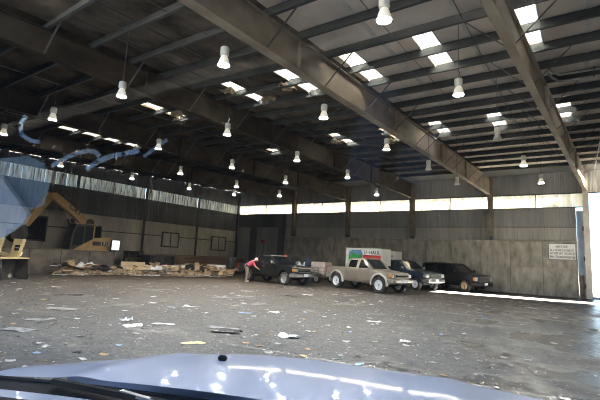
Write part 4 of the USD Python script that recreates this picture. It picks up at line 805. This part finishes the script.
part(t, 'bucket', tri(man(prism_xz([(1.45, .95), (2.15, 1.0), (2.30, .10), (2.20, .0), (1.5, .0), (1.4, .35)], -.95, .95)) - man(prism_xz([(1.6, .85), (1.55, .1), (2.6, -.2), (2.6, 1.3), (2.05, 1.2)], -.88, .88))), 'machine_dark')
part(t, 'bucket_edge', cbox((1.8, 0, 1.03), (.75, 1.96, .07), .01), 'yellow_pale')

# ------------------------------------------------------------------ rubbish along the end wall
PILE = [(-25.3, 11.9), (-24.9, 13.5), (-24.4, 15.4), (-23.9, 17.6), (-23.2, 19.4), (-22.2, 21.2), (-21.3, 22.8)]   # its front line
def along_pile(s):
    k = min(int(s), len(PILE) - 2); f = s - k; a_, b_ = PILE[k], PILE[k + 1]; return a_[0] + (b_[0] - a_[0]) * f, a_[1] + (b_[1] - a_[1]) * f
def heap_z(x, y, s, back): return 0.0
rg = np.random.default_rng(11)
nu, nv = 90, 14; vs = []
for i in range(nu):
    s = i / (nu - 1) * (len(PILE) - 1.001); x, y = along_pile(s)
    for j in range(nv):
        f = j / (nv - 1); w_ = 1.45 + .85 * min(1.0, max(0.0, (s - 2.2) / 1.2)); px, py = x - f * w_ * .83, y + f * w_ * .50
        z = (math.sin(min(1, f * 1.35) * PI) ** .7 if f * 1.35 < 1 else 0.0) * (.34 + .30 * meshkit.noise(np.array([px * .9, py * .9, 0]), 3)) * min(1, (i + 1) / 6, (nu - i) / 6)
        vs.append((px, py, z - .02 + .09 * meshkit.noise(np.array([px * 5, py * 5, 1.0]), 9)))
I, J = np.meshgrid(range(nu - 1), range(nv - 1), indexing='ij'); A = (I * nv + J).ravel()
heap = trimesh.Trimesh(np.array(vs), np.vstack([np.stack([A, A + nv, A + nv + 1], 1), np.stack([A, A + nv + 1, A + 1], 1)]), process=False)
solo('rubbish_heap', heap, 'heap', 'long low heap of loose brown rubbish along the end wall', 'rubbish', kind='stuff', smooth=True)
def heap_top(s, f):
    x, y = along_pile(s); w_ = 1.45 + .85 * min(1.0, max(0.0, (s - 2.2) / 1.2)); px, py = x - f * w_ * .83, y + f * w_ * .50
    return px, py, (math.sin(min(1, f * 1.35) * PI) ** .7 if f * 1.35 < 1 else 0.0) * (.34 + .30 * float(meshkit.noise(np.array([px * .9, py * .9, 0]), 3)))
def open_box(w, d, h, seed):
    rr = random.Random(seed); t_ = .012
    return cat([box((0, 0, t_ / 2), (w, d, t_)), box((w / 2, 0, h / 2), (t_, d, h)), box((-w / 2, 0, h / 2), (t_, d, h)), box((0, d / 2, h / 2), (w, t_, h)), box((0, -d / 2, h / 2), (w, t_, h)),
                box((w / 2 + .08, 0, h + .04), (.2, d, t_), ry=-.5 + rr.uniform(-.4, .4)), box((0, d / 2 + .08, h + .03), (w, .2, t_), rx=.4)])
where_s = ['by the steel push wall', 'before the excavator', 'below the lit panel', 'in front of the workbench', 'before the steel container', 'along the rusty push wall', 'near the black pickup']
special = [  # s, f, kind, size, label
    (0.9, .30, 'white_sheet', (1.3, .9, .30), 'crumpled white sheet draped on the rubbish before the excavator'), (1.3, .35, 'bag', (.42, .40, .34), 'black bin bag slumped before the excavator'),
    (1.6, .28, 'bag', (.5, .42, .34), 'black bin bag with white scrap on it, under the lit panel'), (2.05, .40, 'bag', (.40, .36, .28), 'small black bin bag near the foot of the lit panel'),
    (2.45, .35, 'board', (1.5, .8, .03), 'pale brown cardboard sheet leaning over the heap by the workbench'), (2.85, .30, 'white_sheet', (1.9, 1.0, .34), 'long white tarp spread down the heap before the workbench'),
    (3.2, .38, 'white_sheet', (1.3, .8, .22), 'crumpled grey white sheet on the heap before the container'), (3.55, .40, 'redbox', (.5, .4, .36), 'red and white carton on the heap before the steel container'),
    (3.75, .42, 'whitebox', (.6, .5, .34), 'white carton tipped on the heap before the steel container'), (4.1, .45, 'whitebox', (.75, .5, .36), 'white appliance box beside a black bag on the heap'),
    (4.35, .35, 'bag', (.55, .45, .36), 'black bin bag between white boxes and cardboard'), (4.7, .55, 'panel', (1.5, .1, .62), 'dark flat panel lying on the heap along the rusty push wall'),
    (5.35, .62, 'mat', (1.9, .18, .66), 'cream mattress leaning behind the cardboard near the person'), (5.95, .30, 'bag', (.4, .42, .72), 'tall black bin bag close to the bending person')]
for i, (s, f, k, d, lab) in enumerate(special):
    x, y, z = heap_top(s, f)
    if k == 'white_sheet': solo('tarp', sheet(100 + i, d[0], d[1], d[2] * 1.6, 9), 'plasticw', lab, 'sheet', (x, y, z * .75), rz=.9)
    elif k == 'bag': solo('bin_bag', blob(60 + i, (d[0] * .8, d[1] * .8, d[2] * (.62 if d[2] < .5 else .9)), .5), 'bag', lab, 'bin bag', (x, y, z * .55), smooth=True)
    elif k == 'board': solo('cardboard_sheet', cbox((0, 0, .3), d, .005, rx=.65), 'card2', lab, 'cardboard', (x, y, z * .6), rz=1.0)
    elif k == 'panel': solo('panel', cbox((0, 0, d[2] / 2), d, .01, rx=-.5), 'machine_dark', lab, 'panel', (x, y, z * .55), rz=1.0)
    elif k == 'mat': solo('mattress', cbox((0, 0, d[2] / 2), d, .06, rx=-.25), 'white', lab, 'mattress', (x, y, z * .3 + .12), rz=1.05)
    else:
        t = thing('carton', lab, 'carton', (x, y, z * .7), 0.6 + i); part(t, 'box', cbox((0, 0, d[2] / 2), d, .015), 'white'); part(t, 'flap', box((0, d[1] / 2 + .06, d[2]), (d[0] * .9, .16, .01), rx=.5), 'redprint' if k == 'redbox' else 'paper')
GW = {}
def where(s): return where_s[min(6, int(s + .5))]
for i in range(52):                        # cardboard boxes, most of them at the pickup end
    s = 5.98 - abs(R.gauss(0, 1.5)) if i < 34 else R.uniform(.3, 5.5)
    if s < 0.2: s = R.uniform(4.4, 5.9)
    f = R.uniform(.05, .55); x, y, z = heap_top(s, f); w, d, h = R.uniform(.28, .55), R.uniform(.22, .42), R.uniform(.14, .32); flat = i % 3 == 0
    t = thing('cardboard_box', f"{'flattened' if flat else 'open'} {['brown', 'pale tan'][i % 2]} cardboard box thrown on the heap {where(s)}", 'cardboard box', (x, y, z * .9 + .03), R.uniform(0, 3), group=f"{['brown', 'pale tan'][i % 2]} {'flattened' if flat else 'open'} boxes {where(s)}")
    if flat: part(t, 'sheet', box((0, 0, .05), (w * 2, d * 1.8, .012), rx=R.uniform(-.2, .3), ry=R.uniform(-.15, .15)), ['card', 'card2'][i % 2]); part(t, 'flap', box((w * 1.05, 0, .08), (.2, d * 1.6, .012), ry=-.4), ['card', 'card2'][i % 2])
    else: part(t, 'carton', open_box(w, d, h, i), ['card', 'card2'][i % 2]); part(t, 'tape', box((0, -d / 2 - .008, h / 2), (.05, .006, h)), 'card2' if i % 2 == 0 else 'card')
for i in range(16):
    s = R.uniform(.2, 5.8); f = R.uniform(.1, .6); x, y, z = heap_top(s, f); Ln = R.uniform(.8, 1.9)
    solo('plank', cbox((0, 0, .10), (Ln, R.uniform(.09, .16), .03), .004, ry=R.uniform(-.22, .22)), ['wood', 'oldwood'][i % 2], f"{['raw yellow', 'weathered brown'][i % 2]} timber plank sticking out of the heap {where(s)}", 'plank', (x, y, z * .8 + .02), rz=R.uniform(0, 3), group=f"{['raw', 'weathered'][i % 2]} planks {where(s)}")
for i in range(90):
    s = R.uniform(.1, 5.9); f = R.uniform(-.25, .55); x, y, z = heap_top(s, max(f, 0)); x += .2 * min(f, 0) * -4; 
    solo('paper_scrap', sheet(200 + i, R.uniform(.25, .8), R.uniform(.2, .55), R.uniform(.06, .22), 4), R.choice(['paper', 'plasticw', 'paper_grey']), f'crumpled whitish scrap on the rubbish heap {where(s)}', 'scrap', (x, y, z * .85 + .02), rz=R.uniform(0, 6), group=f'whitish scraps on the heap {where(s)}')
for i in range(5):
    s = R.uniform(.1, 5.7); x, y, z = heap_top(s, R.uniform(.15, .55))
    solo('bin_bag', blob(300 + i, (R.uniform(.22, .36), R.uniform(.2, .32), R.uniform(.16, .26)), .4, 2), 'bag', f'small dark bin bag sunk in the heap {where(s)}', 'bin bag', (x, y, z * .6), rz=R.uniform(0, 6), group=f'small dark bags {where(s)}', smooth=True)

# ------------------------------------------------------------------ litter on the floor
litter = [  # x, y, w, h, lift, material, label, category, turn
    (-9.45, 3.95, .85, .36, .05, 'paper_grey', 'large flat grey white paper sheet close to the car hood', 0.3), (-5.35, 7.6, .52, .32, .17, 'plasticw', 'crumpled white plastic bag on the asphalt beyond the hood', 0.4),
    (-8.5, 5.9, .55, .35, .12, 'plasticw', 'loose crumpled whitish plastic wrap on the asphalt', 1.2), (-9.2, 6.2, .34, .2, .16, 'plasticw', 'two small white bags standing up on the dirty floor', .3),
    (-7.9, 10.4, .42, .3, .12, 'plasticw', 'white plastic bag lying midway to the black pickup', .7), (-10.4, 9.2, .45, .25, .08, 'paper', 'white folded paper lying midway to the rubbish heap', .4),
    (-6.25, 5.7, .50, .24, .03, 'plasticy', 'flat yellowish wrapper on the asphalt near the hood', .9), (-11.9, 6.0, 1.1, .45, .04, 'paper_grey', 'long grey cardboard strip on the floor before the loader', .5),
    (-10.5, 4.75, .65, .35, .05, 'paper_grey', 'grey crumpled sheet beyond the large paper sheet', .9), (-8.4, 9.6, .5, .25, .05, 'plasticb', 'flat blue plastic scrap beside the white bag', .6),
    (-7.0, 7.3, .9, .22, .04, 'paper_grey', 'long grey strip of paper in the middle of the floor', .5), (-8.3, 6.6, .6, .2, .05, 'plasticw', 'pale torn plastic strip lying past the loose wrap', .6),
    (-6.6, 7.0, .75, .40, .10, 'bag', 'dark crumpled sheet lying flat on the middle floor', .5), (-3.3, 9.2, .28, .14, .05, 'plasticw', 'small white wrapper on the asphalt toward the pewter pickup', .3),
    (-5.0, 11.4, .45, .28, .06, 'plasticw', 'torn whitish paper star on the open asphalt', .2), (-11.0, 15.5, .9, .45, .08, 'bag', 'dark flattened rag on the floor before the black pickup', .2),
    (-10.7, 16.6, .6, .35, .07, 'paper', 'flat white paper on the floor before the black pickup', .5), (-13.2, 15.2, .8, .4, .06, 'paper_grey', 'grey white paper on the floor before the bending person', .4),
    (-1.9, 21.6, .6, .35, .05, 'paper', 'white paper lying before the sunlit strip', .2), (-11.5, 13.4, .55, .3, .05, 'paper_grey', 'dull paper on the floor halfway to the rubbish heap', .3)]
for i, (x, y, w, h, lift, m, lab, rz) in enumerate(litter):
    solo('floor_scrap', sheet(400 + i, w * .8, h * .8, lift, 6), m, lab, 'scrap', (x, y, .004), rz=rz)
t = thing('scrap_strip', 'long thin dark rusty strip lying on the asphalt past the hood', 'scrap', (-2.2, 5.75, 0.0), -.62)
part(t, 'strip', cat([box((0, 0, .012), (1.5, .05, .02)), box((-.9, .05, .012), (.5, .09, .02), rz=.2)]), 'oldwood')
zones = ['near the hood', 'midway over the floor', 'far across the floor']
lm = [[sheet(500 + k, w, w * .6, .045, 3) for k in range(3)] for w in (.09, .14, .22)]
made = {}
for i in range(285):
    for _ in range(50):
        d_ = 4.2 + 22.5 * R.random() ** 1.25; th = math.radians(R.uniform(-72, 4)); x, y = d_ * math.sin(th), d_ * math.cos(th)
        if -29 < x < 1.3 and y < 30.5 and not (x < -19.5 and y > 11.5) and not (-20 < x < -5.4 and y > 20.2): break
    b_ = math.degrees(math.atan2(-x, y)); zone = (zones[0] if d_ < 8 else zones[1] if d_ < 15 else zones[2]) + (' on the loader side' if b_ > 55 else ', in line with the black pickup' if b_ > 36 else ', in line with the pewter pickup' if b_ > 20 else ' on the open corner side')
    m = ['paper', 'paper_grey', 'plasticw', 'paper_grey', 'card', 'bag', 'paper', 'paper_grey', 'plasticw', 'paper_grey', 'plasticb'][i % 11]; word = {'paper': 'white paper', 'paper_grey': 'grey paper', 'plasticw': 'white plastic', 'card': 'brown cardboard', 'bag': 'black plastic', 'plasticb': 'blue plastic'}[m]
    size = 0 if d_ < 7 else 1 if d_ < 14 else 2; key = (m, size, i % 3); lab = f'tiny scrap of {word} {zone}'
    if key in made: copy_of(made[key], lab, (x, y, .004), R.uniform(0, 6), f'{word} scraps {zone}', 'loose_scrap')
    else:
        tt_ = thing('loose_scrap', lab, 'scrap', (x, y, .004), R.uniform(0, 6), f'{word} scraps {zone}'); part(tt_, 'scrap', lm[size][i % 3], 'scrap_white' if m in ('paper', 'plasticw') else m); made[key] = tt_
ch = []
for i in range(5600):
    d_ = 3.6 + 21 * R.random() ** 1.3; th = math.radians(R.uniform(-74, 6)); x, y = d_ * math.sin(th), d_ * math.cos(th)
    if x < -24 or (x < -20 and y > 12) or y > 30 or x > 1.7: continue
    s = R.uniform(.010, .034) * (1 + d_ * .06); a = R.uniform(0, 6.3); c, s2 = math.cos(a) * s, math.sin(a) * s
    ch.append((x, y, c, s2, R.uniform(.004, .02)))
for mm, sel in (('paper_grey', 0), ('heap', 1), ('scrap_white', 2)):
    q = [c for k, c in enumerate(ch) if (0 if k % 8 < 3 else 2 if k % 8 == 3 else 1) == sel]
    V_ = np.array([p for x, y, c, s, h in q for p in ((x + c, y + s, .003), (x - s * .7, y + c * .7, .003), (x - c * .8, y - s * .9, .003), (x + c * .1, y + s * .1, .003 + h))])
    F_ = np.array([f for k in range(len(q)) for f in ((4 * k, 4 * k + 1, 4 * k + 3), (4 * k + 1, 4 * k + 2, 4 * k + 3), (4 * k + 2, 4 * k, 4 * k + 3))])
    solo('floor_crumbs', trimesh.Trimesh(V_, F_, process=False), mm, ['fine grey paper crumbs', 'fine brown soil crumbs', 'fine white paper crumbs'][sel] + ' scattered over the asphalt floor', 'debris', kind='stuff')

# ------------------------------------------------------------------ the car we look out of: hood, cowl, wipers (heading 18 degrees left of +y)
CAR = math.radians(18.4); CX = -0.60
car = thing('car', 'silver blue car hood with black wipers seen through the windshield', 'car', (0, 0, 0), CAR)
HW = 1.25
def hood_edge(u): return 2.47 - (.58 * abs(u) ** 2.2 if u < 0 else .10 * abs(u) ** 2.2)
def hood_z(x, y):
    u = (x - CX) / HW; f = max(0.0, (y - 1.55) / max(.2, hood_edge(u) - 1.55)); return 1.205 - .055 * f ** 1.8 - (.05 if u < 0 else .035) * u * u + .012 * math.exp(-((abs(u) - .62) / .07) ** 2)
nx_, ny_ = 49, 26; vs = []
for i in range(nx_):
    u = -1 + 2 * i / (nx_ - 1); x = CX + HW * u; e = hood_edge(u); y0 = 1.55 - .08 * u * u
    for j in range(ny_):
        f = j / (ny_ - 1); y = y0 + (e - y0) * f; z = hood_z(x, y)
        vs.append((x, y, z))
    for dy, dz in ((.035, -.02), (.06, -.06), (.08, -.16), (.09, -.30)): vs.append((x, e + dy, hood_z(x, e) + dz))
W_ = ny_ + 4; I, J = np.meshgrid(range(nx_ - 1), range(W_ - 1), indexing='ij'); A = (I * W_ + J).ravel()
hm = trimesh.Trimesh(np.array(vs), np.vstack([np.stack([A, A + W_, A + W_ + 1], 1), np.stack([A, A + W_ + 1, A + 1], 1)]), process=False)
part(car, 'hood', hm, 'hood', True)
for s in (-1, 1):
    x = CX + s * (HW - .05)
    part(car, 'fender', cat([hexa([(x + s * .06, .9, .42), (x - s * .02, .9, .42), (x - s * .02, 2.2 if s > 0 else 1.6, .42), (x + s * .06, 2.2 if s > 0 else 1.6, .42)], [(x + s * .05, .9, .98), (x - s * .02, .9, 1.0), (x - s * .02, 2.1 if s > 0 else 1.5, .98), (x + s * .03, 2.1 if s > 0 else 1.5, .96)])]), 'hood')
part(car, 'front_fascia', hexa([(CX - .95, 1.9, .3), (CX + .95, 1.9, .3), (CX + .80, 2.5, .3), (CX - .80, 2.5, .3)], [(CX - .95, 1.9, .95), (CX + .95, 1.9, .95), (CX + .80, 2.46, .86), (CX - .80, 2.46, .86)]), 'hood')
for s in (-1, 1):
    h = holder(car, 'wheel'); m = lathe([(.2, -.11), (.33, -.11), (.36, -.07), (.36, .07), (.33, .11), (.2, .11), (.2, -.11)], 24); m.apply_transform(trimesh.transformations.rotation_matrix(PI / 2, (0, 1, 0))); m.apply_translation((CX + s * .86, 1.45, .36)); part(h, 'tire', m, 'tire', 40)
    m = lathe([(0, -.05), (.2, -.05), (.2, .05), (0, .05)], 20); m.apply_transform(trimesh.transformations.rotation_matrix(PI / 2, (0, 1, 0))); m.apply_translation((CX + s * .86, 1.45, .36)); part(h, 'rim', m, 'alloy', 40)
def strip(y0, y1, z0, z1, bow, x0=-1.22, x1=1.22, n=24, th=.012):
    ms = []
    for k in range(n):
        a, b = x0 + (x1 - x0) * k / n, x0 + (x1 - x0) * (k + 1) / n
        f = lambda u, y, z: (CX + u, y - bow * u * u, z)
        ms.append(hexa([f(a, y0, z0 - th), f(b, y0, z0 - th), f(b, y1, z1 - th), f(a, y1, z1 - th)], [f(a, y0, z0), f(b, y0, z0), f(b, y1, z1), f(a, y1, z1)]))
    return cat(ms)
part(car, 'cowl', strip(1.31, 1.56, 1.15, 1.165, .08), 'cowl')
part(car, 'hood_seal', strip(1.54, 1.555, 1.17, 1.175, .08), 'cowl')
part(car, 'washer_nozzle', cbox((-1.0, 2.12, hood_z(-1.0, 2.12) + .012), (.05, .035, .03), .01), 'cowl')
for x0, x1 in ((-1.45, -.72), (-.75, .02)):
    h = holder(car, 'wiper'); part(h, 'arm', bar((x1 + .05, 1.38, 1.18), (x0 + .35, 1.44, 1.195), .018, .012), 'silver'); part(h, 'blade', bar((x0, 1.46, 1.185), (x1, 1.41, 1.185), .022, .022), 'black'); part(h, 'pivot', trimesh.creation.cylinder(.02, .05, sections=12).apply_translation((x1 + .05, 1.36, 1.185)), 'black')
part(car, 'windshield_reflection_strip', strip(1.265, 1.345, 1.20, 1.195, .08), 'hood')  # pale strip standing in for a reflection along the glass foot
part(car, 'windshield_seal', strip(1.225, 1.265, 1.195, 1.20, .08), 'sealbrown')
part(car, 'dashboard', strip(-.45, 1.205, 1.16, 1.175, .08), 'dash')

# windshield of the car
M['windshield'] = usdkit.material(stage, '/World/Looks/windshield_glass', {'f': ('fresnel', {'IOR': 2.0}), 't': ('transparent_bsdf', {'color': (0.97, 0.985, 0.99)}), 'g': ('glossy_bsdf', {'color': (0.9, 0.95, 1.0), 'roughness': 0.015}), 'x': ('mix_closure', {})},
    [('f.fac', 'x.fac'), ('t.BSDF', 'x.closure1'), ('g.BSDF', 'x.closure2')], surface='x.closure')
ms = []
for k in range(24):
    a, b = -1.0 + 2.0 * k / 24, -1.0 + 2.0 * (k + 1) / 24
    for j in range(8):
        f0, f1 = j / 8, (j + 1) / 8
        P = lambda u, f: (CX + u * (1 - .12 * f), 1.215 - .08 * u * u - 1.25 * f, 1.17 + .90 * f + .02 * math.sin(f * PI))
        ms.append((P(a, f0), P(b, f0), P(b, f1), P(a, f1)))
V_ = np.array([p for q in ms for p in q]); F_ = np.array([f for k in range(len(ms)) for f in ((4 * k, 4 * k + 1, 4 * k + 2), (4 * k, 4 * k + 2, 4 * k + 3))])
wm = trimesh.Trimesh(V_, F_); part(car, 'windshield', wm, 'windshield', True)

# flat shapes added on the dashboard, outlined for the reflections the windshield shows
def flat(name, poly, th, m, label, cat_):
    e = trimesh.creation.extrude_polygon(Polygon(poly).buffer(.004), th, engine='earcut'); e.apply_translation((0, 0, 1.178))
    return solo(name, e, m, label, cat_, rz=CAR)
flat('added_halo_sheet', [(-1.36, .405), (-1.20, .40), (-1.146, .422), (-1.125, .466), (-1.158, .538), (-1.24, .56), (-1.36, .60)], .004, 'halo_pale', 'pale grey sheet added on the dashboard to mirror as a halo', 'cloth')
e = trimesh.creation.extrude_polygon(Polygon([(-1.38, .43), (-1.30, .455), (-1.235, .53), (-1.207, .568), (-1.225, .590), (-1.32, .635), (-1.38, .65)]).buffer(.004), .012, engine='earcut'); e.apply_translation((0, 0, 1.1825))
M['bright_card'] = mat('bright_white_card', (0.90, 0.92, 0.95), None, rough=.6)
solo('added_white_card', e, 'bright_card', 'white card added on the dashboard for its reflection in the windshield', 'card holder', rz=CAR)
def strap(pts, w, label):
    ms = [bar((*a, 1.182), (*b, 1.182), w, .006) for a, b in zip(pts[:-1], pts[1:])] + [trimesh.creation.cylinder(w / 2, .006, sections=10).apply_translation((*p, 1.182)) for p in pts[1:-1]]
    return solo('strap', cat(ms), 'cordblue', label, 'strap', rz=CAR)
strap([(-1.109, .425), (-1.07, .409), (-1.025, .393), (-.978, .385), (-.95, .388), (-.937, .40)], .011, 'light blue strap added over the dashboard to mirror as an arch')
strap([(-.983, .438), (-.946, .416), (-.90, .401), (-.851, .394), (-.80, .386)], .013, 'light blue strap added straight along the dashboard to mirror beside the arch')
strap([(-.786, .402), (-.742, .375), (-.709, .356)], .008, 'short light blue strap end added on the dashboard to mirror as a streak')
strap([(-1.192, .281), (-1.215, .305), (-1.216, .332), (-1.187, .350), (-1.15, .357)], .010, 'small light blue loop added on the dashboard to mirror near the end wall windows')
flat('folder', [(-.184, .227), (-.12, .227), (-.149, .433), (-.218, .438)], .003, 'slip', 'narrow slate blue folder added on the dashboard to mirror under the roof', 'folder')
flat('folder', [(-.099, .363), (-.021, .317), (-.034, .435), (-.105, .429)], .003, 'slip', 'short slate blue folder added on the dashboard to mirror by the fourth girder', 'folder')
